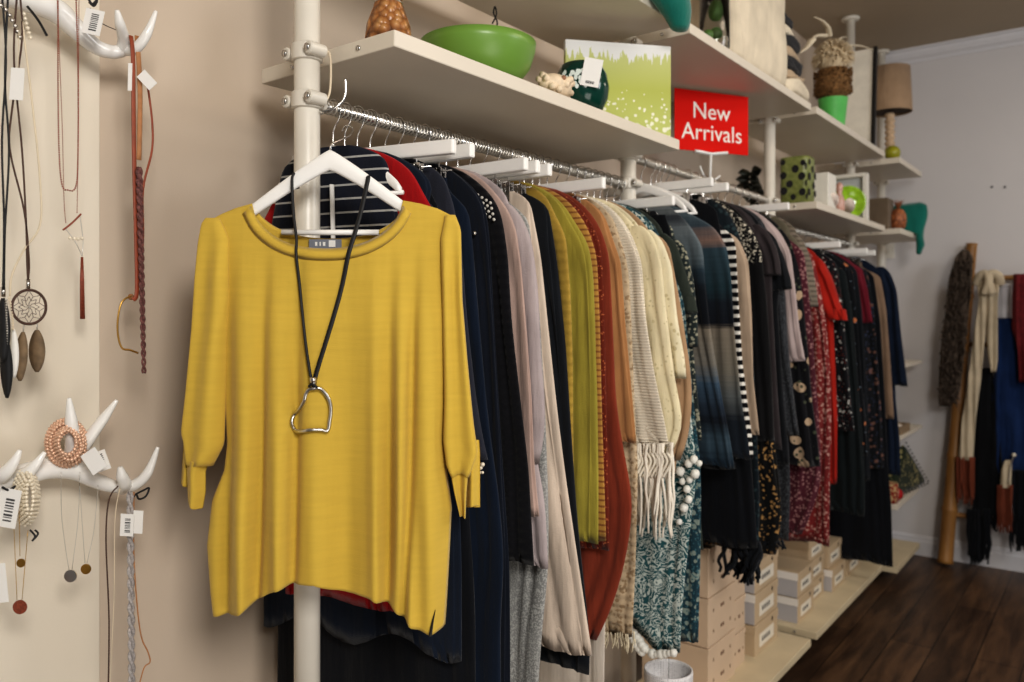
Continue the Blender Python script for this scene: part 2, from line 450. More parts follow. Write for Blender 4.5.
GARMENTS = []
def G(u, name, cat, mat, label, out, kind='sh', sleeve=None, phi=0.0, short='', **k):
    GARMENTS.append(dict(u=u, name=name, cat=cat, mat=mat, label=label, out=out, kind=kind, sleeve=sleeve, phi=phi, short=short or label, **k))

def rail_for(u):
    for y0, y1, z in RAILS:
        if u < y1 + .02: return z
    return RAILS[-1][2]
def build_garments():
    gs = sorted(GARMENTS, key=lambda g: g['u'])
    for i, g in enumerate(gs):
        u = g['u']; gap0 = u - gs[i-1]['u'] if i else .06; gap1 = gs[i+1]['u'] - u if i < len(gs)-1 else .08
        T = min(g.get('Tmax', .04), .46*min(gap0, gap1)) if 'T' not in g else g['T']
        zr = rail_for(u); root = Vector((RAIL_X, u, CZ+zr)); phi = math.radians(g['phi'])
        t = thing(g['name'], root, g['label'], g['cat'], g.get('group'))
        pf = [plane_sz(px, py, root, phi) for px, py in g['out']]
        if g.get('head'): head = g['head']
        elif g['kind'] != 'clip': head = [(.05, -.078), (.085, -.088), (.125, -.106), (.16, -.131), (.185, -.156)]
        else: head = [(.135, -.128), (.138, -.16)]
        head = [h for h in head if h[1] > pf[0][1] + .012]
        if g['kind'] != 'clip': head = [h for h in head if h[0] < pf[0][0]-.012] or [(.05,-.078)]
        full = head + pf
        full = [full[0]] + [q for a, q in zip(full, full[1:]) if q[1] < a[1]-.0005]
        zc = None
        if g['sleeve']:
            sl = [plane_sz(px, py, root, phi) for px, py in g['sleeve']]
            zc = sl[-1][1]
        bf = []
        lim = .315
        # body front: while a sleeve covers it the body sits back a little
        if zc is not None:
            slh = [h for h in [(.05, -.078), (.085, -.088), (.125, -.106), (.16, -.131), (.185, -.156)] if h[1] > sl[0][1]+.01 and h[0] < sl[0][0]-.005] or [(.05,-.078)]
            b2 = slh + [(s-.03, z) for s, z in sl if z > zc+.03]
            low = [q for q in pf if q[1] < b2[-1][1]-.01]
            if not low: low = [(b2[-1][0], zc-.05)]
            body = b2 + low
        else: body = full
        back = [(-min(lim, s*g.get('bk', 1.0)), z) for s, z in body]
        mb = MB()
        cloth_tube(mb, root, phi, body, back, T, seed=i*7+3, fold=g.get('fold', 1.0), lam=g.get('lam', .085), lobes=g.get('lobes', random.choice((1,2,2,3))), tt=.0115 if g['kind']!='clip' else .0055, open_top=True, hemw=g.get('hemw', .006), hemt=g.get('hemt', 0))
        nm = {'trousers':'legs','skirt':'skirt_panel','scarf':'scarf_panel','shawl':'shawl_panel'}.get(g['cat'], 'body')
        bo = mb.build(nm, g['mat'], t)
        g['root'] = root; g['T'] = T; g['t'] = t; g['phi_r'] = phi; g['body'] = body
        if g['cat'] in ('trousers', 'skirt'):
            mb = MB(); w = [(body[0][0]+.002, body[0][1]+.001), (body[0][0]+.003, body[0][1]-.035)]
            cloth_tube(mb, root, phi, w, [(-a, b) for a, b in w], .008, rows=5, N=48, fold=0, tt=.0065, lobes=1, hemw=0, ztaper=0)
            mb.build('waistband', g['mat'], t)
        if g['sleeve']:
            W = g.get('sw', .115)
            for sgn in (1, -1):
                top = [(sl[0][0]-.035, sl[0][1]+.03), (sl[0][0]-.012, sl[0][1]+.012)]
                f = top + sl if sgn == 1 else [(-min(lim, s), z) for s, z in top+sl]
                ws = [.03, .05] + [W*(1-.25*q/(len(sl)-1 or 1)) for q in range(len(sl))]
                b = [(s - sgn*w, z) for (s, z), w in zip(f, ws)]
                if sgn == -1: f, b = b, f
                mb = MB(); cloth_tube(mb, root, phi, f, b, T*1.02+.001, rows=26, N=40, seed=i*11+sgn, fold=.6, lam=.06, lobes=g.get('slobes', 1), tt=.008, open_top=False, hemw=.004, ztaper=.08)
                mb.build('sleeve', g.get('smat', g['mat']), t)
        if g['kind'] == 'clip': place_hanger('clip', root, 'white clip hanger holding the ' + g['short'], phi)
        elif g['kind'] == 'sh': place_hanger('sh', root, 'white shoulder hanger inside the ' + g['short'], phi)

F = fabric
navy = F('navy_jersey', (26,32,48)); blk = F('black_cloth', (17,19,24)); char = F('charcoal_jersey', (44,46,56))
blk2 = F('soft_black_cloth', (24,27,32)); inknavy = F('ink_navy', (20,30,46)); midn = F('midnight_blue', (22,27,38))
G(1.072,'zip_cardigan','cardigan', F('navy_white_stripe', (28,32,44), 'hs', (170,170,168), freq=230, thr=.90), 'navy zipped cardigan with thin white stripes, seen through the yellow neckline',
  [(398,214),(410,300),(418,420),(420,545)], phi=13, T=.0115, short='striped zip cardigan')
G(1.102,'jersey_shirt','top', F('crimson_jersey', (158,22,26)), 'crimson top showing below and beside the neck of the yellow top',
  [(426,198),(438,216),(442,300),(430,450),(412,560),(408,612)], phi=13, T=.0115, short='crimson top')
G(1.136,'navy_dress','dress', F('deep_navy_frill', (24,32,46)), 'dark navy frilled dress with short sleeves hanging behind the front pole',
  [(440,215),(450,300),(458,450),(462,560),(462,655)], sleeve=[(438,212),(448,300),(452,350)], phi=13, T=.012, short='dark navy frilled dress', hemw=.02)
G(1.172,'long_skirt','skirt', blk, 'long plain black skirt behind the navy frilled dress',
  [(438,200),(452,330),(466,480),(474,600),(476,760)], kind='clip', phi=12, short='long plain black skirt')
G(1.215,'tunic','tunic', char, 'charcoal tunic with white beads at its hem, right against the yellow top',
  [(455,205),(463,250),(468,320),(476,400),(482,440),(487,463)], phi=4, short='charcoal tunic with beads')
G(1.255,'long_skirt','skirt', inknavy, 'long ink navy skirt on the second clip hanger',
  [(468,205),(478,320),(488,420),(500,500),(505,560),(500,620),(500,760)], kind='clip', short='long ink navy skirt', phi=3)
G(1.295,'coat','coat', midn, 'dark midnight coat with a small silver button, beside the crochet-shoulder top',
  [(478,192),(486,205),(491,240),(496,320),(504,450),(511,560),(511,680),(510,760)], short='midnight coat')
G(1.338,'crochet_jumper','top', F('black_knit', (20,20,24), knit=300), 'black top with an openwork crochet shoulder',
  [(493,197),(502,215),(508,255),(512,320),(521,400),(529,470),(534,567)], short='black crochet-shoulder top')
G(1.375,'blouse','blouse', F('dusty_pink', (176,152,142)), 'dusty pink blouse beside the black crochet top',
  [(508,208),(517,228),(523,270),(528,330),(533,400),(535,470),(540,520)], short='dusty pink blouse')
G(1.412,'cardigan','cardigan', F('mauve_grey', (170,158,158)), 'mauve grey cardigan with a drooping long sleeve',
  [(536,300),(540,400),(545,500),(548,566)], sleeve=[(521,216),(532,242),(538,290),(541,350),(546,405),(545,440),(540,462)], short='mauve grey cardigan')
G(1.452,'trousers','trousers', F('grey_melange', (138,138,136), 'marl', (172,172,168)), 'light grey melange trousers reaching below the mauve cardigan',
  [(528,212),(540,300),(546,400),(549,500),(549,566),(543,620),(538,682),(536,760)], kind='clip', short='light grey melange trousers')
G(1.498,'flared_skirt','skirt', F('cream_linen', (204,188,172)), 'cream flared linen skirt with a wide hem hanging from a clip hanger',
  [(530,200),(541,255),(548,320),(557,400),(566,470),(576,540),(593,657)], kind='clip', short='cream flared linen skirt', lam=.16, fold=.8)
G(1.546,'trousers','trousers', blk2, 'black trousers with hems showing under the cream flared skirt',
  [(548,205),(558,260),(566,340),(571,420),(578,520),(590,640),(589,674)], kind='clip', short='black trousers under the cream skirt')
G(1.595,'cardigan','cardigan', F('mustard_knit', (162,134,60), knit=260), 'mustard knitted cardigan slipping off its hanger, between black and lime',
  [(556,216),(567,236),(571,290),(573,360),(573,420),(574,495)], short='mustard knitted cardigan')
G(1.645,'jersey_tunic','top', F('lime_jersey', (152,140,60)), 'lime green top with deep vertical folds',
  [(577,226),(588,243),(593,275),(595,330),(597,400),(598,480),(598,546)], short='lime green top', lobes=3)
G(1.688,'pinstripe_tunic','top', F('orange_stripe', (172,130,66), 'hs', (128,84,46), freq=420, thr=.5), 'orange top with thin brown stripes, right of the lime top',
  [(588,228),(597,255),(600,320),(602,400),(605,480),(607,541)], short='striped orange top')
G(1.72,'lace_blouse','top', F('rust_sequins', (104,40,26), 'sequin', (176,100,64), scale=300, thr=.9), 'dark red top with sparkling orange trim',
  [(594,226),(602,252),(604,300),(606,400),(608,480),(609,553)], short='dark red sparkling top')
G(1.757,'sweater','sweater', F('rust_wool', (130,58,40)), 'rust red long sweater with a pointed side hem',
  [(600,226),(609,255),(612,320),(615,400),(622,445),(632,495),(632,515),(626,555),(612,605),(597,640)], short='rust red sweater', lobes=1)
G(1.790,'trousers','trousers', F('off_white_cloth', (206,196,184)), 'off-white trousers with legs showing below the rust sweater',
  [(598,235),(606,300),(610,400),(611,500),(606,600),(605,640),(604,760)], kind='clip', short='off-white trousers', T=.011)
G(1.826,'knitted_jumper','top', F('caramel_knit', (170,124,82)), 'caramel top ending at a straight hem, right of the rust sweater',
  [(612,236),(621,262),(625,320),(630,370),(637,441)], short='caramel top')
G(1.868,'embroidered_scarf','scarf', F('beige_crochet', (188,168,140), 'sequin', (150,128,100), scale=150, thr=.8, knit=260), 'long cream embroidered scarf between the caramel top and the white shawl',
  [(619,238),(628,266),(631,320),(634,400),(638,470),(636,560),(634,600),(632,636)], short='cream embroidered scarf', bk=.7)
G(1.915,'fringed_shawl','shawl', F('white_knit', (228,218,200), knit=800), 'white knitted shawl with a long knotted fringe',
  [(633,236),(643,262),(648,320),(658,380),(667,425),(671,448)], short='white fringed shawl', lobes=2)
G(1.957,'lace_blouse','blouse', F('cream_lace', (222,210,176), 'floral', (196,184,148), scale=70, thr=.16), 'cream patterned blouse whose sleeve ends in a point',
  [(660,300),(664,380),(660,440)], sleeve=[(653,236),(662,258),(667,310),(675,380),(684,425),(680,437),(672,452)], short='cream blouse with pointed sleeve', sw=.12)
G(1.997,'lace_blouse','top', F('ivory_lace', (226,216,186), 'floral', (196,184,150), scale=60, thr=.2), 'ivory patterned top with a short cuff, behind the cream blouse',
  [(668,300),(674,380),(672,430)], sleeve=[(662,240),(672,266),(678,320),(686,360),(687,377)], short='ivory patterned top')
G(2.035,'jersey_blouse','top', F('tan_jersey', (166,136,106)), 'tan top with a rounded sleeve above the teal pompom scarf',
  [(676,300),(680,420),(676,470)], sleeve=[(670,246),(680,300),(689,360),(692,395),(688,440),(680,459)], short='tan top')
G(2.073,'pompom_scarf','scarf', F('teal_white_print', (44,88,94), 'curl', (196,204,198), scale=20, thr=.25), 'teal and white printed scarf edged with white pompoms',
  [(682,300),(690,400),(694,440),(698,470),(690,540),(683,600),(680,655)], short='teal and white pompom scarf', lobes=1, lam=.12, bk=.6, hemt=.85)
G(2.108,'floral_scarf','scarf', F('dark_teal_floral', (36,62,72), 'floral', (130,142,134), scale=60, thr=.42, c3=(62,100,110)), 'dark teal floral scarf hanging behind the pompom scarf',
  [(686,300),(697,420),(703,470),(702,540),(699,645)], short='dark teal floral scarf', bk=.6)
G(2.192,'wrap_skirt','skirt', blk, 'black wrap skirt on a clip hanger beside the second pole',
  [(665,215),(672,235),(682,280),(690,345)], kind='clip', short='black wrap skirt', T=.016)
G(2.148,'khaki_shirt','shirt', F('dark_khaki', (50,56,50)), 'dark khaki shirt with a flared short sleeve',
  [(684,330),(690,400),(697,470),(704,548)], sleeve=[(676,243),(685,270),(694,300),(698,313)], short='dark khaki shirt', sw=.14)
G(2.228,'paisley_blouse','blouse', F('paisley', (44,52,52), 'floral', (150,148,130), scale=90, thr=.4), 'dark blouse with pale paisley print at the sleeve end',
  [(692,340),(698,400),(702,440)], sleeve=[(686,248),(694,280),(698,320),(698,346)], short='dark paisley blouse')
bandsA = [(.0,(128,134,136)),(.16,(124,130,132)),(.2,(52,56,62)),(.24,(110,118,122)),(.33,(96,108,114)),(.37,(44,60,70)),(.43,(22,26,32)),(.54,(18,20,26)),(.55,(136,126,112)),(.66,(124,120,112)),(.72,(66,86,104)),(.78,(44,56,70)),(.84,(20,24,32)),(.9,(60,78,90)),(.96,(30,44,56))]
bandsB = [(.0,(108,126,132)),(.14,(104,120,126)),(.22,(66,80,90)),(.27,(150,122,110)),(.3,(60,80,90)),(.42,(40,62,70)),(.47,(30,36,44)),(.54,(22,24,32)),(.55,(140,130,116)),(.68,(128,122,110)),(.76,(100,104,104)),(.84,(30,36,44))]
G(2.37,'striped_poncho','poncho', F('space_dyed_grey', (100,110,118), 'bands', bands=bandsA), 'grey blue poncho banded in black, beige and blue, nearer of the two',
  [(692,228),(704,246),(708,290),(714,340),(722,390),(731,440),(735,468)], short='nearer banded poncho', lobes=2, Tmax=.034, head=[(.085,-.15),(.115,-.17),(.15,-.198)])
G(2.44,'striped_poncho','poncho', F('space_dyed_teal', (90,110,118), 'bands', bands=bandsB), 'teal grey banded poncho with dusty pink streaks, farther of the two',
  [(714,226),(728,246),(733,280),(737,340),(743,400),(750,440),(752,458)], short='farther banded poncho', lobes=2, head=[(.085,-.15),(.115,-.165),(.16,-.19)])
G(2.474,'trousers','trousers', blk, 'black trousers on a clip hanger between the banded poncho and the striped jumper',
  [(716,207),(722,240),(729,330),(735,440),(736,470)], kind='clip', short='black trousers by the striped jumper', T=.012)
G(2.510,'striped_jumper','top', F('bw_stripe', (16,16,20), 'hs', (226,222,214), freq=230, thr=.25), 'black and white striped top with a white-edged collar',
  [(727,228),(737,242),(740,300),(743,360),(749,410),(753,440),(754,461)], short='black and white striped top', T=.016, head=[(.085,-.15),(.12,-.175),(.17,-.2)])
G(2.55,'tan_cardigan','cardigan', F('oatmeal', (178,158,138)), 'oatmeal cardigan edge right of the black and white stripes',
  [(738,236),(749,262),(753,320),(755,380),(761,437)], head=[(.085,-.15),(.12,-.18),(.17,-.21)], short='oatmeal cardigan')
G(2.60,'long_skirt','skirt', blk, 'long black skirt ending above the kraft boxes',
  [(733,240),(742,330),(748,420),(754,500),(757,549)], kind='clip', short='long black skirt above the boxes')
G(2.655,'fringed_scarf','scarf', F('black_teal_lace', (22,30,36), 'floral', (44,60,64), scale=60, thr=.3), 'black lace scarf with a ragged fringe above the kraft boxes',
  [(741,240),(752,330),(757,420),(760,500),(758,550)], short='black lace scarf', kind='none')
G(2.72,'sequin_blouse','top', F('sequin_black', (18,18,20), 'sequin', (216,208,190), scale=240, thr=.78, zlim=('GREATER_THAN', -.33)), 'black top with glittering silver sequins on the shoulder',
  [(752,228),(762,250),(767,300),(771,360),(774,440)], short='silver sequin top')
G(2.79,'gold_dress','dress', F('gold_sequin_black', (20,20,20), 'sequin', (160,124,78), scale=130, thr=.86, zlim=('LESS_THAN', -.82)), 'black dress scattered with gold sequins near the hem',
  [(758,240),(768,330),(772,420),(779,480),(783,520),(778,556)], short='gold sequin dress', group=None)
G(2.87,'charcoal_tee','top', F('brown_charcoal', (56,50,52)), 'charcoal brown top with a short sleeve, beside the sequin top',
  [(772,300),(778,400),(782,450)], sleeve=[(768,232),(776,246),(780,262),(781,276)], short='charcoal brown top')
G(2.93,'white_tee','top', F('white_black_tee', (24,26,30)), 'black tee with a flared sleeve, left of the pale pink top',
  [(778,300),(784,400),(790,465)], sleeve=[(774,236),(784,256),(791,280),(792,290)], short='black tee with flared sleeve')
G(2.995,'marl_cardigan','cardigan', F('dark_marl', (38,40,44), 'marl', (74,76,80)), 'dark grey marl cardigan with long sleeve, left of the pale pink top',
  [(786,300),(790,400),(792,480),(790,540)], sleeve=[(778,240),(785,290),(789,350),(796,410),(800,436)], short='dark grey marl cardigan')
G(3.065,'long_tunic','top', F('pale_pink_grey', (178,162,160)), 'pale pinkish grey long top ending mid-rail at a straight hem',
  [(780,232),(791,252),(796,290),(800,330),(806,362)], short='pale pinkish grey top')
G(3.14,'rose_blouse','blouse', F('black_roses', (20,20,24), 'floral', (168,146,122), scale=17, thr=.3, c3=(70,74,60)), 'black blouse printed with beige roses',
  [(790,238),(800,270),(806,330),(812,400),(818,440),(820,466)], short='black rose print blouse')
G(3.295,'linen_blouse','top', F('olive_grey', (98,92,78)), 'olive grey top with a flared sleeve, behind the pale pink top',
  [(802,300),(808,400),(814,440)], sleeve=[(797,240),(805,262),(809,290),(811,300)], short='olive grey top')
G(3.385,'taupe_tee','top', F('taupe_stripe', (122,112,100), 'hs', (92,84,74), freq=300, thr=.2), 'taupe finely striped top near the third pole',
  [(806,300),(812,400),(816,430)], sleeve=[(803,240),(811,262),(816,290),(818,306)], short='taupe finely striped top')
G(3.22,'purple_scarf','scarf', F('purple_paisley', (82,38,48), 'floral', (150,110,110), scale=80, thr=.34), 'purple red paisley scarf whose point hangs above the grey boxes',
  [(806,250),(814,330),(820,420),(822,480),(812,515),(802,536)], short='purple paisley scarf', kind='clip', T=.03)
G(3.66,'paisley_dress','dress', F('red_paisley', (122,44,44), 'floral', (186,146,136), scale=75, thr=.36, c3=(64,22,32)), 'red paisley long dress beside the bright red top',
  [(812,252),(818,275),(826,320),(831,380),(832,430),(831,545)], short='red paisley dress')
G(3.75,'short_sleeved_blouse','top', F('bright_red', (158,36,25)), 'bright red top with a short flared sleeve',
  [(834,330),(838,420),(838,484)], sleeve=[(824,262),(832,278),(840,305),(848,321)], short='bright red top')
G(3.85,'floral_blouse','top', F('black_small_floral', (22,22,26), 'floral', (190,190,184), scale=60, thr=.22, c3=(170,60,40)), 'black top with small white flowers, right of the bright red top',
  [(836,262),(842,300),(846,350),(851,400),(855,430)], short='black top with small flowers')
G(3.95,'green_dress','dress', F('black_green', (22,28,30)), 'plain black green dress ending above the shoe boxes',
  [(846,268),(853,310),(857,370),(862,430),(866,480),(866,515)], short='plain black green dress', kind='clip')
G(4.05,'embroidered_blouse','top', F('black_embroidered', (20,22,26), 'floral', (190,120,80), scale=24, thr=.2, c3=(150,170,190)), 'black top embroidered with orange and blue flowers',
  [(852,266),(858,320),(862,380),(866,420),(868,455)], short='black embroidered top')
G(4.16,'long_cardigan','cardigan', blk2, 'black cardigan left of the maroon sleeve',
  [(857,266),(863,310),(867,380),(870,460),(870,480)], short='black cardigan by the maroon top')
G(4.27,'long_sleeved_blouse','top', F('maroon', (104,28,42)), 'maroon top with a long straight sleeve',
  [(862,268),(868,290),(873,322)], short='maroon top')
G(4.37,'dark_floral_tunic','tunic', F('dark_floral', (26,28,32), 'floral', (110,80,70), scale=36, thr=.28, c3=(70,80,110)), 'dark tunic with faint flowers, left of the taupe trousers',
  [(868,270),(875,310),(880,380),(884,460),(884,470)], short='dark faint-flowered tunic')
G(4.447,'black_dress','dress', blk, 'long black dress reaching down to the bottom shelf',
  [(873,270),(880,320),(885,400),(888,470),(891,500),(893,566)], short='long black dress at the far end', kind='clip', T=.021)
G(4.61,'taupe_trousers','trousers', F('taupe_cloth', (128,106,88)), 'taupe trousers hanging near the end of the far rail',
  [(880,275),(886,310),(890,360),(894,420)], kind='clip', short='taupe trousers')
G(4.74,'navy_tunic','tunic', F('navy_tunic', (22,32,50)), 'navy tunic with a wide sleeve, last garment on the far rail',
  [(896,400),(900,440),(901,476)], sleeve=[(890,272),(897,290),(901,330),(908,386)], short='last navy tunic', sw=.16)
build_garments()
def GG(lbl):
    for g in GARMENTS:
        if g['short'] == lbl: return g
def gp(g, px, py, off=0):      # a point on the near face of a garment
    root = g['root']; phi = g['phi_r']; s, z = plane_sz(px, py, root, phi)
    d = Vector((math.cos(phi), math.sin(phi), 0)); n = Vector((-math.sin(phi), math.cos(phi), 0))
    return root + d*s + n*off + Vector((0,0,z))

# fringe of the white shawl
def fringe(g, pts, n, length, mat, wob=.012, r=.0032, off=0, name='fringe', spread=.5):
    mb = MB(); rnd = random.Random(5)
    for k in range(n):
        f = k/(n-1); (x0, y0), (x1, y1) = pts
        p = gp(g, x0+(x1-x0)*f, y0+(y1-y0)*f, off + rnd.uniform(-1, 1)*g['T']*spread)
        ln = length*rnd.uniform(.75, 1.08); path = [p + Vector((0,0,.012))]
        q = Vector(path[0])
        for j in range(6):
            q = q + Vector((rnd.uniform(-1,1)*wob*.5, rnd.uniform(-1,1)*wob*.5, -ln/6)); path.append(q.copy())
        mb.tube(smooth_path(path, 2), lambda t: r*(1.15-.45*t), 5)
    return mb.build(name, mat, g['t'])
g = GG('white fringed shawl'); fringe(g, ((612, 447), (672, 447)), 46, .235, M['creamcord'].copy() if False else F('white_fringe', (232,224,210)), r=.0042, spread=.9)
mb = MB()
for k in range(14):
    f = k/13; p = gp(g, 618+52*f, 452, -g['T']*.9)
    mb.tube(smooth_path([p, p+Vector((.012,0,-.02)), p+Vector((0,0,-.045)), p+Vector((-.012,0,-.065))], 3), .004, 5)
mb.build('knotted_trim', F('white_trim', (228,220,204)), g['t'])
g = GG('cream embroidered scarf'); fringe(g, ((600, 634), (633, 637)), 26, .05, F('cream_fringe', (214,202,176)), wob=.006, r=.002, spread=.9)
g = GG('black lace scarf'); fringe(g, ((728, 545), (760, 545)), 40, .13, blk2, wob=.03, r=.007, spread=.9)
g = GG('gold sequin dress'); fringe(g, ((762, 545), (780, 545)), 14, .03, blk2, r=.005)
# pompoms
g = GG('teal and white pompom scarf'); pm = F('pompom_white', (226,224,216)); rnd = random.Random(3)
pos = [(693,462),(698,458),(703,462),(700,472),(694,478),(690,488),(692,498),(686,480),(684,470),(688,506),(683,520)]
pos += [(633+2.6*k, 625+3.3*k) for k in range(8)] + [(630+2.6*k, 627+3.6*k) for k in range(7)] + [(656+4.2*k, 651+.8*math.sin(k)) for k in range(6)]
proto = None
for (x, y) in pos:
    p = gp(g, x, y, -g['T']-.004 + rnd.uniform(-.012, 0))
    r_ = rnd.uniform(.7, 1.15)
    if proto is None:
        mb = MB(); mb.ball(p, .0115, 12, 8); proto = mb.build('pompom', pm, g['t']); me = proto.data
        for v in me.vertices: v.co -= (p - g['root'])
        proto.location = p - g['root']
        for v in me.vertices: v.co *= 1 + random.uniform(-.12, .12)
    else:
        c = proto.copy(); COL.objects.link(c); c.parent = g['t']; c.location = p - g['root']; c.scale = (r_, r_, r_)
# crochet shoulder, beads, buttons
g = GG('black crochet-shoulder top'); mb = MB()
for k in range(16):
    x = 483 + (k % 4)*4.2 + (k//4)*1.2; y = 196 + (k//4)*5.5 + (k % 4)*2.6
    p = gp(g, x, y, -.018); mb.ball(p, .0035, 8, 5)
mb.build('crochet_dots', F('pale_dots', (190,186,178)), g['t'])
g = GG('charcoal tunic with beads'); mb = MB()
for k in range(5):
    p = gp(g, 480+2*k, 463+(k%2)*3, -g['T']); mb.ball(p, .0045, 10, 6)
    p = gp(g, 480+2*k, 471, -g['T']); mb.ball(p, .003, 8, 5)
mb.build('bead_trim', M['pearl'], g['t'])
g = GG('midnight coat'); MB().ball(gp(g, 480.5, 234, -g['T']-.001), .005, 10, 6).build('button', M['silver'], g['t'])
# zipper of the striped cardigan
g = GG('striped zip cardigan'); mb = MB()
mb.tube([gp(g, 338, 186, -.02), gp(g, 340, 240, -.022), gp(g, 341, 330, -.022)], .006, 6, flat=.5); mb.build('zipper', M['tag'], g['t'])
# ------------------------------------------------------------------ yellow top facing the camera
YD = 1.45
def yp(px, py, off=0.0, d=YD):      # point on the plane of the yellow top; off = towards the camera
    return Vector(((.7955*(px-512)/FPX-.6057)*d, (.6057*(px-512)/FPX+.7955)*d, CZ+(313-py)/FPX*d)) - FV*off
def ip(pts, t): return float(np.interp(t, [p[0] for p in pts], [p[1] for p in pts]))
ymat, nt, bs = nodes('mustard_yellow_jersey')
v = tex(nt); base = lin((198,167,70))
c = ramp(nt, noise(nt, tex(nt, (6,6,60)), 2, 4), [(.3, tuple(x*.965 for x in base[:3])+(1,)), (.7, tuple(min(1,x*1.03) for x in base[:3])+(1,))])
L(nt, c, bs.inputs['Base Color']); bs.inputs['Roughness'].default_value = .85; bs.inputs['Specular IOR Level'].default_value = .2
bs.inputs['Sheen Weight'].default_value = .15
bump(nt, bs, math_(nt, 'ADD', noise(nt, tex(nt, (5,5,.8)), 2.5, 3), math_(nt, 'MULTIPLY', noise(nt, tex(nt, (30,30,260)), 2, 2), .04)), .3, .02)
ytop = thing('batwing_top', yp(330, 160), 'mustard yellow batwing top facing the room on the nearest hanger, black cord necklace over it', 'top')
NL, NR = 254, 403                                   # neck edges in px
def ztop(px, front):                                 # shoulder line and neckline
    sh = [(205,229),(211,221),(222,215),(238,208.5),(NL,204)], [(NR,201),(420,204),(438,209),(450,215),(456,222),(459,230)]
    if px <= NL: return ip(sh[0], px)
    if px >= NR: return ip(sh[1], px)
    q = (px-NL)/(NR-NL)*2-1
    dp = 45 if front else 33
    return 205.5 + dp*(1-abs(q)**2.3)**(.62)
hem = [(213,615),(225,613),(250,604),(270,590),(285,581),(300,578),(321,577),(335,584),(350,589),(375,592),(392,601),(403,610),(418,620),(433,627),(446,624)]
hemb = [(213,612),(262,590),(285,580),(330,585),(360,592),(400,607),(446,618)]
Lx = [(205,205),(230,208),(300,219),(380,224),(443,227),(470,224),(500,212),(545,207),(590,210),(616,213)]
Rx = [(205,459),(230,458),(300,455),(380,451),(440,446),(470,447),(507,452),(565,449),(600,447),(630,445)]
creases = [(248,13,.9),(266,6,-.9),(284,11,.8),(300,6,-.8),(318,12,.35),(352,16,-.55),(378,7,.4),(392,6,-.7),(404,8,.9),(413,5,-1.0),(430,12,.9),(232,7,-.7)]
def ydepth(px, py, front):
    l, r = ip(Lx, py), ip(Rx, py); q = max(-1, min(1, (px-(l+r)/2)/((r-l)/2)))
    g = min(1, max(0, (py-205)/120))
    T = (.010 + .026*g)*math.sqrt(max(0, 1-q*q*q*q)) 
    w = min(1, max(0, (py-235)/300))**1.1
    fo = 0
    for c0, wd, am in creases:
        fo += am*math.exp(-((px-c0-(py-400)*.03*am)/wd)**2)
    T += .036*fo*w*(1-q**8)
    if py < 285:                                     # the neck band stands a little proud
        T += .006*math.exp(-((py-250)/30)**2)*math.exp(-((px-326)/60)**2)
    return T if front else -T*.75 - .004*math.sin(px*.09)*g
def ypanel(front):
    nx, nz = 110, 120; verts = []
    for j in range(nz+1):
        g = j/nz
        for i in range(nx+1):
            f = i/nx
            px0 = 205+(459-205)*f; zt = ztop(px0, front)
            pxb = 213+(446-213)*f; zb = ip(hem if front else hemb, pxb)
            py = zt + (zb-zt)*g
            l, r = ip(Lx, py), ip(Rx, py)
            base = l + (r-l)*f
            k = min(1, g*4); px = px0*(1-k) + base*k if g < .25 else base
            verts.append(yp(px, py, ydepth(px, py, front)))
    fs = []
    for j in range(nz):
        for i in range(nx):
            a = j*(nx+1)+i; q = (a, a+1, a+nx+2, a+nx+1)
            fs.append(q[::-1] if front else q)
    return verts, fs
mb = MB(); mb.add(*ypanel(True)); mb.add(*ypanel(False))
b = mb.build('body', ymat, ytop)
md = b.modifiers.new('w', 'WELD'); md.merge_threshold = .002
md = b.modifiers.new('s', 'SOLIDIFY'); md.thickness = .0022; md.offset = -1
# neck band
for front, nm in ((True, 'neckband'), (False, 'back_neckband')):
    mb = MB(); rg = []
    for i in range(49):
        px = NL-1+(NR-NL+2)*i/48; py = ztop(min(NR-.2, max(NL+.2, px)), front)
        d0 = ydepth(px, py, front)
        dn = Vector((px-325, -(py-195))) ; dn = Vector((-(px-325)*.35, -1)).normalized() if True else dn
        nx_ = (px-328)/75*.75; ny_ = math.sqrt(max(.05, 1-nx_*nx_)); w = 11
        o = .0022 if front else -.0022
        s1 = 1 if front else -1
        rg.append([yp(px+nx_*0, py-1.0, d0+o), yp(px+nx_*w*.5, py+ny_*w*.5, ydepth(px, py+5, front)+o*1.9), yp(px+nx_*w, py+ny_*w, ydepth(px+nx_*w, py+ny_*w, front)+o), yp(px+nx_*w*.5, py+ny_*w*.5, ydepth(px, py+5, front)-o*.5)])
    mb.rings(rg); mb.build(nm, ymat, ytop)
# sleeves hang over the sides of the body
def ysleeve(left, right, zt, z1, T, off, seed, nm='sleeve', parent=ytop, tipw=.02, lob=2):
    rnd = random.Random(seed); rows = 46; NN = 44; rings = []; p1, p2 = rnd.uniform(0,6), rnd.uniform(0,6)
    for j in range(rows):
        py = zt + (z1-zt)*(j/(rows-1)); l, r = ip(left, py), ip(right, py); c = (l+r)/2; hw = max(1, (r-l)/2)
        w = min(1, (py-zt)/60) if nm == 'sleeve' else 1
        ring = []
        for k in range(NN):
            a = 2*PI*k/NN; ca, sa = math.cos(a), math.sin(a)
            x = c + hw*math.copysign(abs(ca)**.9, ca)
            y = T*(.35+.65*w)*math.copysign(abs(sa)**.8, sa)
            y += (.0075*math.sin((x-c)/hw*lob*1.7+p1+(py-zt)*.004)*w)*(1 if sa > 0 else .3)
            ring.append(yp(x, py + .6*math.sin(x*.3+p2)*(py-zt)/(z1-zt)*3, off + y))
        rings.append(ring)
    mb = MB(); mb.rings(rings, True, True); return mb.build(nm, ymat, parent)
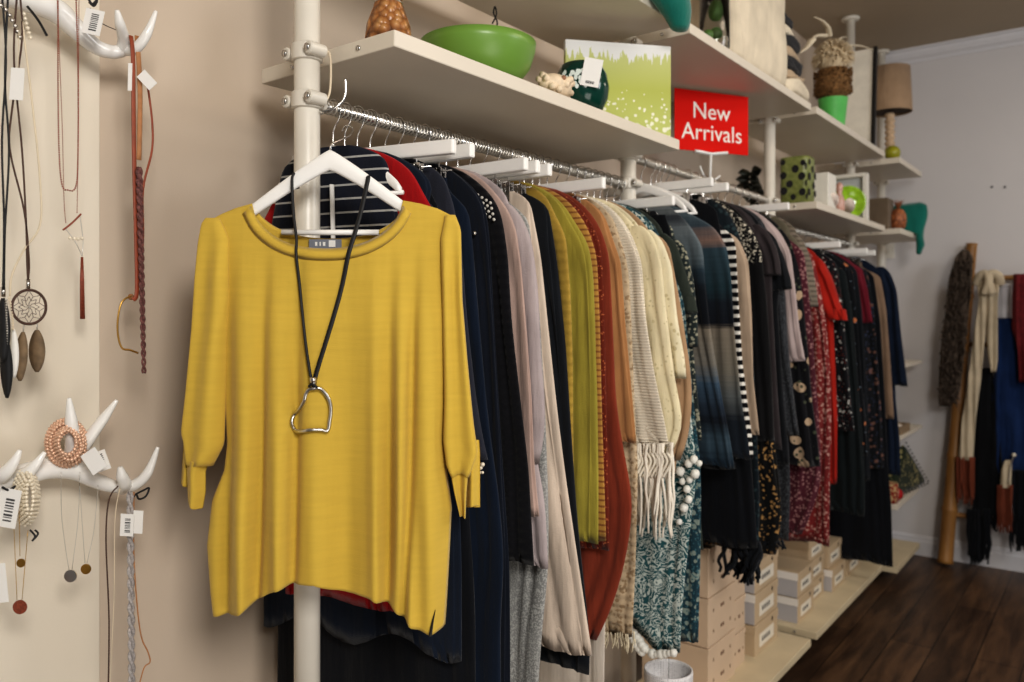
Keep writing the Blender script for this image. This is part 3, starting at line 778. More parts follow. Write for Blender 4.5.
sl = ysleeve([(219,208),(225,204),(245,201),(330,195),(400,188),(433,184),(440,186),(462,189)], [(219,222),(240,232),(300,233),(360,229),(420,227),(445,226),(462,215)], 219, 463, .020, .012, 2)
ysleeve([(458,189),(475,189),(500,190),(506,191)], [(458,212),(470,208),(490,208),(506,205)], 459, 505, .010, .014, 3, 'cuff', sl)
ysleeve([(425,184),(440,180.5),(487,178)], [(425,200),(440,196),(488,191)], 426, 487, .008, -.010, 4, 'under_sleeve')
sr = ysleeve([(216,446),(240,441),(300,443),(400,445),(440,444),(462,447),(473,452)], [(216,456),(230,461.5),(300,463),(360,468),(420,474),(450,478),(473,470)], 216, 473, .018, .012, 5)
ysleeve([(468,451),(490,455),(517,461)], [(468,469),(490,467),(517,466)], 469, 515, .009, .014, 6, 'cuff', sr)
ysleeve([(440,462),(455,466),(509,466)], [(440,479),(455,480),(509,480)], 441, 508, .008, -.010, 7, 'under_sleeve')
# size label inside the back neck, shade of the side slit
lb = MB(); cpt = yp(324, 243.5, ydepth(324, 243, False)+.007); lb.obox(cpt, RV, FV, Vector((0,0,1)), .0295, .0006, .0085)
lo = lb.build('size_label', plain('grey_label', (120,124,134), .6), ytop, smooth=False)
tb = MB()
for k, (dx, w_) in enumerate([(-9,2.2),(-5,1.2),(-1,2.4)]):
    tb.obox(yp(324+dx, 243.5, ydepth(324,243,False)+.0082), RV, FV, Vector((0,0,1)), w_*.0009, .0004, .0035)
tb.obox(yp(331, 243.2, ydepth(324,243,False)+.0082), RV, FV, Vector((0,0,1)), .006, .0004, .006)
tb.build('label_print', M['tag'], lo, smooth=False)
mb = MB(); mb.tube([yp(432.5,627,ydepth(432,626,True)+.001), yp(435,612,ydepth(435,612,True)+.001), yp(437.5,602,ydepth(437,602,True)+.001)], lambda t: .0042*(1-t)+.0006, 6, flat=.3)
mb.build('side_slit', F('slit_shadow', (40,34,22)), ytop)  # dark strip painted in as the shade inside the slit
# its hanger
hg = thing('clothes_hanger', yp(330, 113), 'white wooden hanger carrying the yellow top, nearest of all', 'hanger', 'white clothes hangers on the rails')
Z0 = CZ+(313-113)/FPX*YD; C0 = yp(330, 160)
rings = []
for i in range(41):
    s = -.186+.372*i/40; q = abs(s)/.186; px = 330+s*FPX/YD
    pyc = 160 + 49*(abs(px-330)/75)**1.12; hh = 10.5*(1-.5*q) if q < .97 else 3
    rings.append([yp(px, pyc - hh*math.copysign(abs(math.sin(a))**.7, math.sin(a)), .0065*math.copysign(abs(math.cos(a))**.6, math.cos(a))) for a in [2*PI*k/12 for k in range(12)]])
MB().rings(rings).build('arm', M['hang'], hg)
MB().tube([yp(282,232.5,.001), yp(379,232.5,.001)], .0052, 10).build('trouser_bar', M['hang'], hg)
MB().tube(smooth_path([yp(331,152), yp(331,145), yp(337,138,-.02), yp(343,130,-.05), yp(344.5,121,-.075), yp(341,115,-.09), yp(334,113,-.10), yp(330,118,-.105)], 6), .0017, 8).build('hook', M['chrome'], hg)
# necklace over it
nk = thing('cord_necklace', yp(321, 380), 'black leather cord necklace with a silver open heart lying on the yellow top', 'necklace')
def onf(px, py, e=.004): return yp(px, py, ydepth(px, py, True)+e)
mb = MB()
pl = [yp(296.5,188,-.008), yp(295,176,.002), yp(293.8,181,.011), yp(296,215,.016), yp(300,240,.024), onf(301,256,.007), onf(304,285,.006), onf(307.5,310,.006), onf(312,342,.006), onf(317,372,.007), onf(320,384,.008)]
pr = [yp(366,190,-.008), yp(368,178,.002), yp(368.5,183,.011), yp(362,215,.016), yp(356,240,.026), onf(352,256,.007), onf(346,285,.006), onf(340,310,.006), onf(331,342,.006), onf(323,370,.007), onf(320.5,384,.008)]
mb.tube(smooth_path(pl, 8), .0046, 8, flat=.55); mb.build('cord', M['black'], nk)
mb = MB(); mb.tube(smooth_path(pr, 8), .0046, 8, flat=.55); mb.build('cord', M['black'], nk)
mb = MB(); mb.tube([onf(320,375,.010), onf(320.3,380,.010)], .0062, 12); mb.tube([onf(320.3,379,.010), onf(320.5,382,.010)], .0048, 12); mb.build('bead', M['silver'], nk)
mb = MB(); mb.tube(smooth_path([onf(316,384,.010), onf(320,381,.014), onf(324,385,.011)], 4), .0022, 8); mb.build('knot', M['black'], nk)
heart = [(320,386),(326,386),(331,391),(335,399),(336,408),(335,417),(333,427),(327,426),(316,426),(306,428),(299,427),(297,420),(299,412),(306,405),(311,398),(313,391),(316,387),(320,386)]
mb = MB(); mb.tube(smooth_path([onf(x, y, .008) for x, y in heart], 6), .0034, 10); mb.build('heart_pendant', M['silver'], nk)

# ------------------------------------------------------------------ antler hooks on the board
JX = -1.50
def jp(px, py, x=JX): return atx(px, py, x)
def antler(label, segs, loc, plate=None):
    t = thing('antler_hook', loc, label, 'hook')
    mb = MB()
    pts, rr = segs[0]; sp = smooth_path([jp(*p) for p in pts], 8)
    mb.tube(sp, [float(np.interp(i/(len(sp)-1), np.linspace(0,1,len(rr)), rr)) for i in range(len(sp))], 16)
    mb.build('beam', M['antler'], t)
    for pts, rr in segs[1:]:
        mb = MB(); sp = smooth_path([jp(*p) for p in pts], 8)
        mb.tube(sp, [float(np.interp(i/(len(sp)-1), np.linspace(0,1,len(rr)), rr)) for i in range(len(sp))], 14)
        mb.build('tine', M['antler'], t)
    if plate:
        for p in plate: mb = MB(); mb.tube([jp(*p), jp(p[0], p[1], WALL_X+.02)], .011, 12); mb.build('mount_stem', M['antler'], t)
    return t
antler('glossy white ceramic antler hook high on the board, holding the dreamcatcher cords', [
 ([(-25,-12),(5,-6),(35,2),(58,12),(75,28),(95,46),(112,52),(124,50)], [.020,.020,.021,.021,.018,.014,.0125,.0115]),
 ([(122,51,-1.50),(124,40,-1.48),(120,24,-1.45),(117,10,-1.44)], [.0125,.011,.009,.0035]),
 ([(124,50,-1.50),(136,48,-1.47),(147,34,-1.45),(156,11,-1.44)], [.012,.010,.0085,.003]),
 ([(30,0),(45,-18),(50,-40)], [.016,.013,.006])], jp(60, 20), [(20,0),(85,38)])
antler('glossy white ceramic antler hook low on the board, holding beads and coin necklaces', [
 ([(-30,488),(-5,482),(25,474),(50,468),(75,470),(95,480),(112,486),(124,486)], [.019,.019,.019,.019,.018,.014,.012,.011]),
 ([(122,488,-1.50),(125,484,-1.47),(122,476,-1.455),(120,467,-1.45)], [.013,.012,.010,.004]),
 ([(124,487,-1.49),(136,484,-1.47),(148,472,-1.45),(158,447,-1.44)], [.012,.0105,.009,.003]),
 ([(70,468,-1.50),(73,445,-1.47),(71,420,-1.455),(69,398,-1.45)], [.014,.013,.010,.003]),
 ([(74,462,-1.50),(88,440,-1.48),(104,418,-1.47),(117,400,-1.46)], [.012,.011,.009,.003]),
 ([(15,478,-1.50),(26,474,-1.47),(36,464,-1.455),(45,452,-1.45)], [.014,.012,.008,.003]),
 ([(-8,480,-1.50),(4,474,-1.47),(14,462,-1.455),(20,450,-1.45)], [.014,.012,.008,.003])], jp(60, 470), [(30,474),(95,480)])

def tagcard(root, c, w, h, ang, bar=True, d=.0, x=-1.44):
    ctr = jp(c[0], c[1], x); ax = Vector((RV.x*math.cos(ang), RV.y*math.cos(ang), -math.sin(ang))); az = Vector((RV.x*math.sin(ang), RV.y*math.sin(ang), math.cos(ang)))
    mb = MB(); mb.obox(ctr, ax, FV, az, w/2, .0005, h/2); o = mb.build('price_tag', M['tag'], root, smooth=False)
    if bar:
        mb = MB(); k = 0; xx = -.32
        rnd = random.Random(int(c[0]*7+c[1]))
        while xx < .32:
            ww = rnd.choice((.02,.035,.05)); mb.obox(ctr + az*(h*xx) + ax*w*.06 - FV*.0009, ax, FV, az, w*.2, .0002, h*ww/2); xx += ww+.045
        mb.build('barcode', M['ink'], o, smooth=False)
    return o
PXM = 1.43/FPX      # metres per px at the hooks
def strand(root, name, pts, r, mat, n=6, flat=None, x=-1.45):
    mb = MB(); mb.tube(smooth_path([jp(p[0], p[1], p[2] if len(p) > 2 else x) for p in pts], 6), r, n, flat=flat); return mb.build(name, mat, root)
def beads(root, name, pts, r, mat, x=-1.45, gap=2.1, jit=0.0):
    sp = smooth_path([jp(p[0], p[1], p[2] if len(p) > 2 else x) for p in pts], 8)
    mb = MB(); acc = 0; last = sp[0]; mb.ball(last, r, 8, 5)
    for p in sp[1:]:
        d = (p-last).length
        while d > gap*r:
            last = last + (p-last).normalized()*gap*r; mb.ball(last + Vector((random.uniform(-jit,jit),random.uniform(-jit,jit),random.uniform(-jit,jit))), r, 8, 5); d = (p-last).length
    return mb.build(name, mat, root)
def feather(root, px, py0, py1, w, mat, x=-1.46, bend=0):
    mb = MB(); rings = []
    for j in range(13):
        g = j/12; hw = w*math.sin(PI*(g*.94+.03))**.6; px_ = px + bend*math.sin(PI*g*.5); py = py0+(py1-py0)*g
        c = jp(px_, py, x); rings.append([c - RV*hw*PXM, c - FV*.0012, c + RV*hw*PXM, c + FV*.0012])
    mb.rings(rings); return mb.build('feather', mat, root)
def N_(label, cat='necklace', nm='pendant_necklace', at=(0,0)): return thing(nm, jp(at[0], at[1], -1.45), label, cat)

t = N_('dreamcatcher necklace with two brown feathers on a dark cord', nm='dreamcatcher_necklace', at=(29,300))
strand(t, 'cord', [(20,-5),(22,40),(12,110),(10,150),(24,210),(29,260),(28,280)], .0016, M['browncord'])
strand(t, 'cord', [(17,-5),(14,60),(22,150),(26,220),(27,260),(28,280)], .0016, M['browncord'])
mb = MB(); mb.tube([jp(28,279), jp(28,289)], .0035, 8); mb.build('cap_bead', M['silver'], t)
ring_ = [(29+17*math.cos(a), 307+17*math.sin(a)) for a in [2*PI*k/32 for k in range(33)]]
strand(t, 'hoop', ring_, .0023, M['browncord'], 8)
mb = MB()
for k in range(8):
    a0 = 2*PI*k/8; a1 = 2*PI*(k+1)/8; am = (a0+a1)/2
    for (r0, r1) in ((16.5,11),(10.5,6.5)):
        mb.tube([jp(29+r0*math.cos(a0),307+r0*math.sin(a0)), jp(29+r1*math.cos(am),307+r1*math.sin(am)), jp(29+r0*math.cos(a1),307+r0*math.sin(a1))], .0005, 4)
    mb.tube([jp(29+11*math.cos(am),307+11*math.sin(am)), jp(29+4*math.cos(a0),307+4*math.sin(a0)), jp(29,307)], .0005, 4)
mb.build('web', M['browncord'], t); mb = MB(); mb.ball(jp(29,307), .002, 8, 6); mb.build('bead', M['silver'], t)
feather(t, 23, 332, 381, 6.5, M['feather'], bend=-3); feather(t, 37, 330, 372, 8, M['feather'])
mb = MB(); mb.tube([jp(24,324), jp(23,333)], .0012, 6); mb.tube([jp(37,322), jp(37,331)], .0012, 6); mb.build('bead_drop', M['silver'], t)
t = N_('beaded black feather pendant at the left edge of the board', nm='feather_necklace', at=(4,300))
strand(t, 'cord', [(2,-5),(6,60),(2,140),(4,220),(3,290)], .0017, M['black']); strand(t, 'cord', [(8,-5),(5,80),(9,150),(5,230),(4,290)], .0017, M['black'])
mb = MB(); mb.tube([jp(3,287), jp(3,297)], .004, 8); mb.build('cap_bead', M['silver'], t)
feather(t, 3, 298, 362, 7, M['featherdark'], x=-1.455); feather(t, 5, 335, 398, 6, M['featherdark'], bend=2)
beads(t, 'bead_drop', [(6,300),(8,345)], .002, M['silver'])
t = N_('cream cord necklace with a white feather beside the dreamcatcher', nm='feather_necklace', at=(12,300))
strand(t, 'cord', [(22,20),(33,110),(40,180),(40,225),(24,250),(12,275),(10,296)], .0016, M['creamcord']); feather(t, 13, 328, 378, 5, M['featherwhite'], bend=1)
beads(t, 'bead_drop', [(9,298),(12,312),(13,330)], .0022, M['creamcord'])
t = N_('copper bead chain looping down to a rounded end', nm='bead_necklace', at=(67,100))
beads(t, 'bead_strand', [(58,-5),(58,80),(59,150),(62,185),(68,190),(76,187),(78,150),(78,70),(76,-5)], .0016, M['copper'], gap=2.4)
t = N_('long copper chain with a white stone row and a rust tassel', nm='tassel_necklace', at=(72,240))
beads(t, 'bead_strand', [(57,-5),(62,120),(64,200),(66,224)], .0010, M['copper'], gap=2.6); beads(t, 'bead_strand', [(79,-5),(78,150),(77,214)], .0010, M['copper'], gap=2.6)
strand(t, 'bar', [(63,230),(72,223),(81,214)], .0016, M['copper'])
beads(t, 'stone_row', [(70,238),(77,239),(84,238)], .0032, M['pearl'])
strand(t, 'chain', [(66,229),(76,243),(82,256)], .0006, M['silver']); strand(t, 'chain', [(80,216),(83,240),(82,256)], .0006, M['silver'])
mb = MB()
for k in range(9):
    a = 2*PI*k/9; o = RV*.0025*math.cos(a) + FV*.0025*math.sin(a); mb.tube([jp(82,257)+o*.4, jp(82,280)+o, jp(82.5,319)+o*1.2], .0011, 5)
mb.build('tassel', M['copper'], t)
t = N_('brown leather lariat necklace with a purple braid and a gold hoop', nm='leather_necklace', at=(136,150))
strand(t, 'strap', [(131,36,-1.46),(133,60),(134,150),(136,230),(137,290),(133,300)], .0042, M['leather'], 8, .35)
strand(t, 'strap', [(137,36,-1.47),(140,90,-1.46),(139,160,-1.46)], .0048, M['tanleather'], 8, .35)
strand(t, 'strap', [(148,88,-1.47),(152,120,-1.47),(152,150,-1.47),(143,190,-1.46),(143,240,-1.46),(138,290,-1.46)], .0022, M['leather'], 8, .5)
for o_ in (0, PI):
    pts = [jp(139+ (k/84)*5 + 1.5*math.sin(k*.9+o_), 168+k*2.47, -1.445+.003*math.cos(k*.9+o_)) for k in range(84)]
    mb = MB(); mb.tube(smooth_path(pts, 3), lambda t_: .0044*(1-.55*t_), 6); mb.build('braid', M['braid'], t)
strand(t, 'hoop', [(131,296),(122,302),(118,318),(118,335),(122,348),(130,350),(138,353)], .0018, M['gold'], 8)
mb = MB(); mb.ball(jp(131,297), .006, 10, 8); mb.build('wrapped_knot', M['tanleather'], t)
tagcard(t, (130,77), .006*1.2, .05, 0.02, False); tagcard(t, (147,80), .020, .034, -.75, False)
t = thing('price_tag', jp(93,18,-1.44), 'white barcode price tag tied to the upper antler hook', 'tag')
tagcard(t, (93,22), .033, .044, .22); strand(t, 'string', [(90,8),(100,22,-1.45),(116,30,-1.46)], .0007, M['black'])
strand(t, 'bow', [(87,-4),(92,4),(97,0),(94,6),(89,2)], .002, M['black'])
t = thing('price_tag', jp(17,84,-1.435), 'blank white price tag hanging among the dark cords', 'tag'); tagcard(t, (17,84), .022, .052, .06, False, x=-1.43); strand(t, 'string', [(18,68,-1.43),(19,30,-1.44)], .0006, M['creamcord'])
t = thing('ribbon', jp(40,25,-1.44), 'short black velvet ribbon end below the upper antler hook', 'ribbon'); strand(t, 'band', [(27,6),(38,20),(47,36)], .0045, M['black'], 6, .3)
t = N_('cluster of silver beads at the top left corner of the board', nm='bead_necklace', at=(10,10))
beads(t, 'bead_strand', [(-5,2),(6,10),(14,24),(20,38)], .0042, M['silver']); beads(t, 'bead_strand', [(24,14),(28,30),(32,42)], .0036, M['pearl'])
# lower hook
t = N_('rose gold bead bracelets bunched round the middle tine', 'bracelet', 'bead_bracelet', (68,443))
for k in range(12):
    rx = 21-k*1.1; ry = 24-k*1.1; ox = random.uniform(-4,4); oy = random.uniform(-3,3)
    beads(t, 'bead_strand', [(68+ox+rx*math.cos(a), 443+oy+ry*math.sin(a), -1.482+.004*k) for a in [2*PI*q/20 for q in range(21)]], .0031, M['rosebead'], gap=1.9)
t = N_('pearl bracelets hanging at the left of the lower hook', 'bracelet', 'pearl_bracelet', (28,495))
for k in range(7):
    beads(t, 'bead_strand', [(26+k*.6+(13-1.6*k)*math.cos(a), 497+(28-2*k)*math.sin(a), -1.47+.008*k) for a in [2*PI*q/20 for q in range(21)]], .0034, M['pearl'], gap=1.95)
strand(t, 'bow', [(30,530),(35,536),(32,541),(38,534),(35,530)], .0016, M['black'])
t = thing('price_tag', jp(94,462,-1.44), 'tilted white tag beside the rose gold bracelets', 'tag'); tagcard(t, (94,461), .030, .040, -.6, False, x=-1.43); tagcard(t, (101,461), .026, .036, -.35, True, x=-1.45)
t = thing('price_tag', jp(8,509,-1.42), 'white barcode tag at the left edge beside the pearls', 'tag'); tagcard(t, (8,508), .034, .062, .18, True, x=-1.42); strand(t, 'bow', [(2,487,-1.42),(9,490,-1.42),(15,486,-1.42),(10,491,-1.42)], .002, M['black'])
t = thing('price_tag', jp(2,580,-1.42), 'cut-off white tag at the left edge below the pearls', 'tag'); tagcard(t, (0,583), .022, .062, -.1, False, x=-1.42)
def coin(t, px, py, r, mat):
    mb = MB(); mb.tube([jp(px,py,-1.45)+FV*.001, jp(px,py,-1.45)-FV*.001], r*PXM, 24); mb.build('coin_pendant', mat, t, smooth=False)
t = N_('fine silver chain with a round silver coin pendant', nm='coin_necklace', at=(70,540)); strand(t, 'chain', [(61,472),(62,520),(69,570)], .0005, M['silver']); strand(t, 'chain', [(80,472),(78,520),(72,570)], .0005, M['silver']); coin(t, 70.5, 576, 6, M['silver'])
t = N_('fine chain with an oval gold coin pendant', nm='coin_necklace', at=(86,540)); strand(t, 'chain', [(79,475),(82,520),(85,563)], .0005, M['silver']); strand(t, 'chain', [(98,485),(94,530),(87,563)], .0005, M['silver']); coin(t, 86, 569, 5, M['gold'])
t = N_('chain with a small oval copper charm beneath the pearls', nm='coin_necklace', at=(21,540)); strand(t, 'chain', [(19,500),(20,556)], .0005, M['gold']); coin(t, 21, 563, 4, M['gold'])
t = N_('longer chain with a round brown coin beneath the pearls', nm='coin_necklace', at=(20,590)); strand(t, 'chain', [(13,505),(17,600)], .0005, M['gold']); strand(t, 'chain', [(28,530),(22,600)], .0005, M['gold']); coin(t, 20, 607, 6.5, M['copper'])
t = N_('pearly grey braided necklace with loose brown cords, on the right end of the lower hook', nm='braided_necklace', at=(133,560))
for o_ in (0, PI):
    pts = [jp(130+(k/70)*2 + 2.0*math.sin(k*.8+o_), 492+k*3.1, -1.445+.003*math.cos(k*.8+o_)) for k in range(70)]
    mb = MB(); mb.tube(smooth_path(pts, 3), .0034, 6); mb.build('braid', M['greybraid'], t)
strand(t, 'cord', [(118,486),(109,500),(106,540),(109,620),(108,700)], .0013, M['browncord']); strand(t, 'cord', [(120,488),(115,520),(114,600),(109,700)], .0009, M['creamcord'])
strand(t, 'cord', [(134,492),(134,560),(140,630),(148,652),(150,662),(144,668),(138,690)], .0013, M['tanleather'])
strand(t, 'bow', [(136,494),(144,490),(149,488),(146,496),(139,499),(136,494),(132,500)], .0018, M['black'])
t = thing('price_tag', jp(131,524,-1.435), 'white barcode tag on the grey braided necklace', 'tag'); tagcard(t, (127,525), .024, .040, .05, True, x=-1.43); tagcard(t, (138,522), .018, .042, .05, False, x=-1.435)
# ------------------------------------------------------------------ things on the shelves
Zs = CZ + .524; Zt = CZ + .90; Zm = CZ + .49
# amber textured bottle
def scallops(mb, c, prof, n, dr):
    pass
t = thing('textured_vase', (-1.243, 1.20, Zs), 'amber brown shell-textured vase left of the lime green bowl', 'vase')
mt, nt, bs = nodes('amber_shell_glass'); v = tex(nt)
vo = N(nt, 'ShaderNodeTexVoronoi'); L(nt, v, vo.inputs['Vector']); vo.inputs['Scale'].default_value = 52
L(nt, ramp(nt, vo.outputs['Distance'], [(.0, lin((206,158,104))), (.5, lin((158,104,58))), (.9, lin((86,50,26)))]), bs.inputs['Base Color'])
bs.inputs['Roughness'].default_value = .3; bump(nt, bs, vo.outputs['Distance'], .9, .006).__class__ if False else None
b_ = N(nt, 'ShaderNodeBump'); b_.invert = True; L(nt, vo.outputs['Distance'], b_.inputs['Height']); b_.inputs['Strength'].default_value = 1; b_.inputs['Distance'].default_value = .01; L(nt, b_.outputs[0], bs.inputs['Normal'])
MB().lathe((-1.243,1.20,Zs), [(.040,0),(.048,.02),(.050,.05),(.046,.085),(.034,.118),(.028,.135),(.033,.16),(.040,.19),(.036,.19),(.024,.14)], 36).build('vessel', mt, t)
MB().tube([Vector((-1.243+.0295*math.cos(a), 1.20+.0295*math.sin(a), Zs+.132)) for a in [2*PI*k/24 for k in range(25)]], .0018, 6).build('neck_wire', M['silver'], t)
MB().box((-1.30,1.13,Zs),(-1.297,1.17,Zs+.12)).build('x', M['tag']) if False else None
# lime bowl
BC = Vector((-1.205, 1.452, Zs))
lime = plain('lime_ceramic', (112,150,66), .35, var=.03)
t = thing('bowl', BC, 'large matte lime green bowl on the long shelf', 'bowl')
MB().lathe(BC, [(.062,0),(.072,.004),(.100,.022),(.122,.05),(.133,.085),(.136,.104),(.131,.104),(.127,.085),(.112,.045),(.08,.016),(.0,.012)][:11], 56, True, False).build('bowl_body', lime, t)
# dark plate and cord behind
t = thing('dark_plate', (-1.37, 1.62, Zs), 'dark teal plate standing behind the lime bowl, tied with black cord', 'plate')
mb = MB(); c = Vector((-1.395,1.66,Zs+.068)); mb.rings([[c + Vector((.006*s_,0,0)) + Vector((.012,.078*math.cos(a)*r_,.066*math.sin(a)*r_)) for a in [2*PI*k/28 for k in range(28)]] for s_, r_ in ((0,.3),(1,1.0),(2,1.0),(2,.4))]); mb.build('plate_body', plain('dark_teal_glaze', (22,52,56), .3), t)
p = atx(495, 14, -1.37)
mb = MB(); mb.tube(smooth_path([p+Vector((0,0,-.05)), p+Vector((0,.01,-.02)), p+Vector((0,-.006,.0)), p+Vector((0,0,.02)), p+Vector((0,.006,0)), p+Vector((0,-.012,-.03))], 5), .0022, 6); mb.build('cord_loop', M['black'], t)
# shell flower
t = thing('shell_ornament', (-1.13, 1.68, Zs), 'small cream knobbly shell ornament beside the green pot', 'ornament')
SC = Vector((-1.115, 1.64, Zs+.034)); mb = MB(); mb.ball(SC, .034, 20, 14, 1.0, 1.6, .85)
for k in range(16):
    a = 2*PI*k/16; d = Vector((math.cos(a)*.7, math.sin(a), .35*math.sin(a*3))).normalized()
    mb.tube([SC+d*.02, SC+Vector((d.x*.040, d.y*.062, max(-.024, d.z*.05)))], [.013,.007], 8)
mb.build('shell', plain('cream_shell', (226,206,178), .6, var=.15, scale=60, bmp=.4), t)
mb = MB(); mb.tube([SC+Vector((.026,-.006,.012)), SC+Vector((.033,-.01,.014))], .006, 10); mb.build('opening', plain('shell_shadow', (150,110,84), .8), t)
# dark green flower pot ball
PC = Vector((-1.15, 1.815, Zs)); t = thing('round_pot', PC, 'round glossy dark green pot with white blossom pattern and a white tag', 'pot')
dg = plain('dark_green_glaze', (8,58,48), .15, var=.05)
MB().lathe(PC, [(.035,0),(.055,.012),(.070,.042),(.074,.072),(.068,.105),(.055,.130),(.050,.134),(.046,.128),(.040,.11)], 44).build('pot_body', dg, t)
mb = MB(); rnd = random.Random(8)
cd = (Vector((0,0,CZ)) - (PC+Vector((0,0,.07)))); cd.z = 0; cd.normalize(); sd = Vector((-cd.y, cd.x, 0))
def surf_r(z): return float(np.interp(z, [0,.012,.042,.072,.105,.13], [.035,.055,.070,.074,.068,.055]))
for (ax_, zz_) in [(-.15,.085),(.05,.10),(.2,.09),(-.02,.075),(.25,.075),(-.35,.095),(.1,.062),(-.2,.062),(.33,.1),(-.5,.08),(-.65,.098),(-.62,.07),(.14,.082),(-.1,.1),(-.4,.068)]:
    for kk in range(3):
        aa = ax_ + rnd.uniform(-.06,.06); z_ = zz_ + rnd.uniform(-.006,.006); r_ = surf_r(z_)+.0008
        nrm = cd*math.cos(aa) - sd*math.sin(aa)*-1 if False else cd*math.cos(aa) + sd*math.sin(aa)
        p = PC + nrm*r_ + Vector((0,0,z_)); tn = Vector((-nrm.y, nrm.x, 0)); e = .0064
        mb.add([p + tn*e*math.cos(q)*.8 + Vector((0,0,e*math.sin(q))) + nrm*.0006 for q in [2*PI*i/8 for i in range(8)]], [tuple(range(8))])
mb.build('white_blossoms', plain('white_glaze', (225,235,230), .3), t)
tp = PC + cd*.078 + sd*.026 + Vector((0,0,.092)); axx = (sd*.97 + Vector((0,0,-.2))).normalized(); azz = (Vector((0,0,1)) + sd*.2).normalized()
mb = MB(); mb.obox(tp, axx, cd, azz, .024, .0005, .036); tg = mb.build('price_tag', M['tag'], t, smooth=False)
mb = MB()
for k in range(9): mb.obox(tp + cd*.001 - azz*.026 + axx*(-.010+.0026*k), axx, cd, azz, .0006+.0004*(k%2), .0002, .0035)
mb.build('barcode', M['ink'], tg, smooth=False)
# green grass canvas
A = Vector((-1.30,1.96,Zs)); B = Vector((-1.085,2.205,Zs)); dx = (B-A).normalized(); W_ = (B-A).length; H_ = .272
nn = Vector((dx.y, -dx.x, 0)).normalized()
t = thing('canvas_print', A, 'square lime canvas printed with white grass and blossoms, standing at the shelf end', 'canvas')
mt, nt, bs = nodes('grass_canvas')
tc = N(nt, 'ShaderNodeTexCoord'); s_ = sep(nt, tc.outputs['Generated'])
gx, gz = s_[0], s_[2]
base_c = ramp(nt, gz, [(.0, lin((188,196,118))), (.5, lin((176,182,92))), (1, lin((196,200,140)))])
nb = noise(nt, tex(nt, (60,60,5)), 2.2, 3)
fe = math_(nt, 'GREATER_THAN', math_(nt, 'ADD', gz, math_(nt, 'MULTIPLY', math_(nt, 'SUBTRACT', nb, .5), .45)), .86)
base_c = mixc(nt, fe, base_c, lin((222,222,220)))
vo = N(nt, 'ShaderNodeTexVoronoi'); L(nt, tex(nt), vo.inputs['Vector']); vo.inputs['Scale'].default_value = 65
fl = math_(nt, 'LESS_THAN', vo.outputs['Distance'], math_(nt, 'SUBTRACT', .62, math_(nt, 'MULTIPLY', gz, 1.05)))
base_c = mixc(nt, fl, base_c, lin((228,228,206)))
L(nt, base_c, bs.inputs['Base Color']); bs.inputs['Roughness'].default_value = .8
mb = MB(); mb.obox((A+B)/2+Vector((0,0,H_/2))-nn*.0, dx, nn, Vector((0,0,1)), W_/2, .010, H_/2); mb.build('canvas', mt, t, smooth=False, bevel=.002)
# teal cushion at the end of the upper shelf
teal = F('teal_velvet', (24,110,98), sheen=.4)
def cushion(mb, c, ax, ay, az, hx, hy, hz, n=24):
    c = Vector(c); rings = []
    for j in range(n+1):
        b = -1+2*j/n; rings.append([])
        for k in range(2*n):
            a = 2*PI*k/(2*n); x = math.copysign(abs(math.cos(a))**.55, math.cos(a)); y = math.sin(a)
            e = (1-abs(b)**3)**.6 if abs(b) < 1 else 0
            pinch = 1-.10*(1-abs(b))*0
            yy = y*(1-abs(x)**4)**.5 if False else y
            rings[-1].append(c + ax*hx*x*(1-.07*math.cos(b*PI/2)) + ay*hy*yy*max(.05, e)*(1-.75*abs(x)**5) + az*hz*b*(1-.07*math.cos(x*PI/2)))
    mb.rings(rings); return mb
t = thing('cushion', (-1.10, 2.20, Zt), 'teal velvet cushion slumped over the end of the top shelf', 'cushion')
mb = MB(); rings = []
cpath = smooth_path([atx(640,-46,-1.12), atx(655,-25,-1.06), atx(668,-8,-1.03), atx(676,8,-1.015), atx(679,22,-1.01), atx(679,31,-1.01)], 6)
mb.tube(cpath, [float(np.interp(i/(len(cpath)-1), [0,.3,.6,.85,.95,1], [.06,.066,.052,.036,.028,.010])) for i in range(len(cpath))], 28, flat=.75)
o = mb.build('cover', teal, t)
# glass with green balls and orange ball
GC = Vector((-1.13, 2.64, Zt)); t = thing('glass_vase', GC, 'tall clear glass cylinder vase at the left end of the blanket shelf', 'vase')
gl, nt, bs = nodes('clear_glass'); bs.inputs['Transmission Weight'].default_value = 1; bs.inputs['Roughness'].default_value = .02; bs.inputs['IOR'].default_value = 1.45; n_ = noise(nt, tex(nt), 3); L(nt, ramp(nt, n_, [(.3,(.95,.96,.95,1)),(.7,(1,1,1,1))]), bs.inputs['Base Color'])
MB().lathe(GC, [(.0,.004),(.050,.004),(.052,.01),(.052,.26),(.050,.26),(.050,.012),(.0,.012)], 40, False).build('glass', gl, t)
gb = plain('moss_green_ball', (70,106,44), .5, var=.3, scale=60)
for q, (px, py, r_) in enumerate([(716,23,.027),(716,38,.021),(708,37,.018)]):
    p = atx(px, py, -1.13+.01*q); p.z = max(p.z, Zt+.012+r_); MBb = MB(); MBb.ball(p, r_, 18, 12)
    solo(MBb, 'moss_ball', gb, ['largest green moss ball near the top inside the glass vase','green moss ball at the bottom of the glass vase on the right','smallest green moss ball at the bottom left inside the glass vase'][q], 'ball')
MBb = MB(); MBb.ball(Vector((-1.16, 2.42, Zt+.028)), .028, 20, 12); solo(MBb, 'wooden_ball', plain('orange_wood', (214,160,84), .5, var=.15, scale=30), 'pale orange wooden ball between the teal cushion and the glass vase', 'ball')
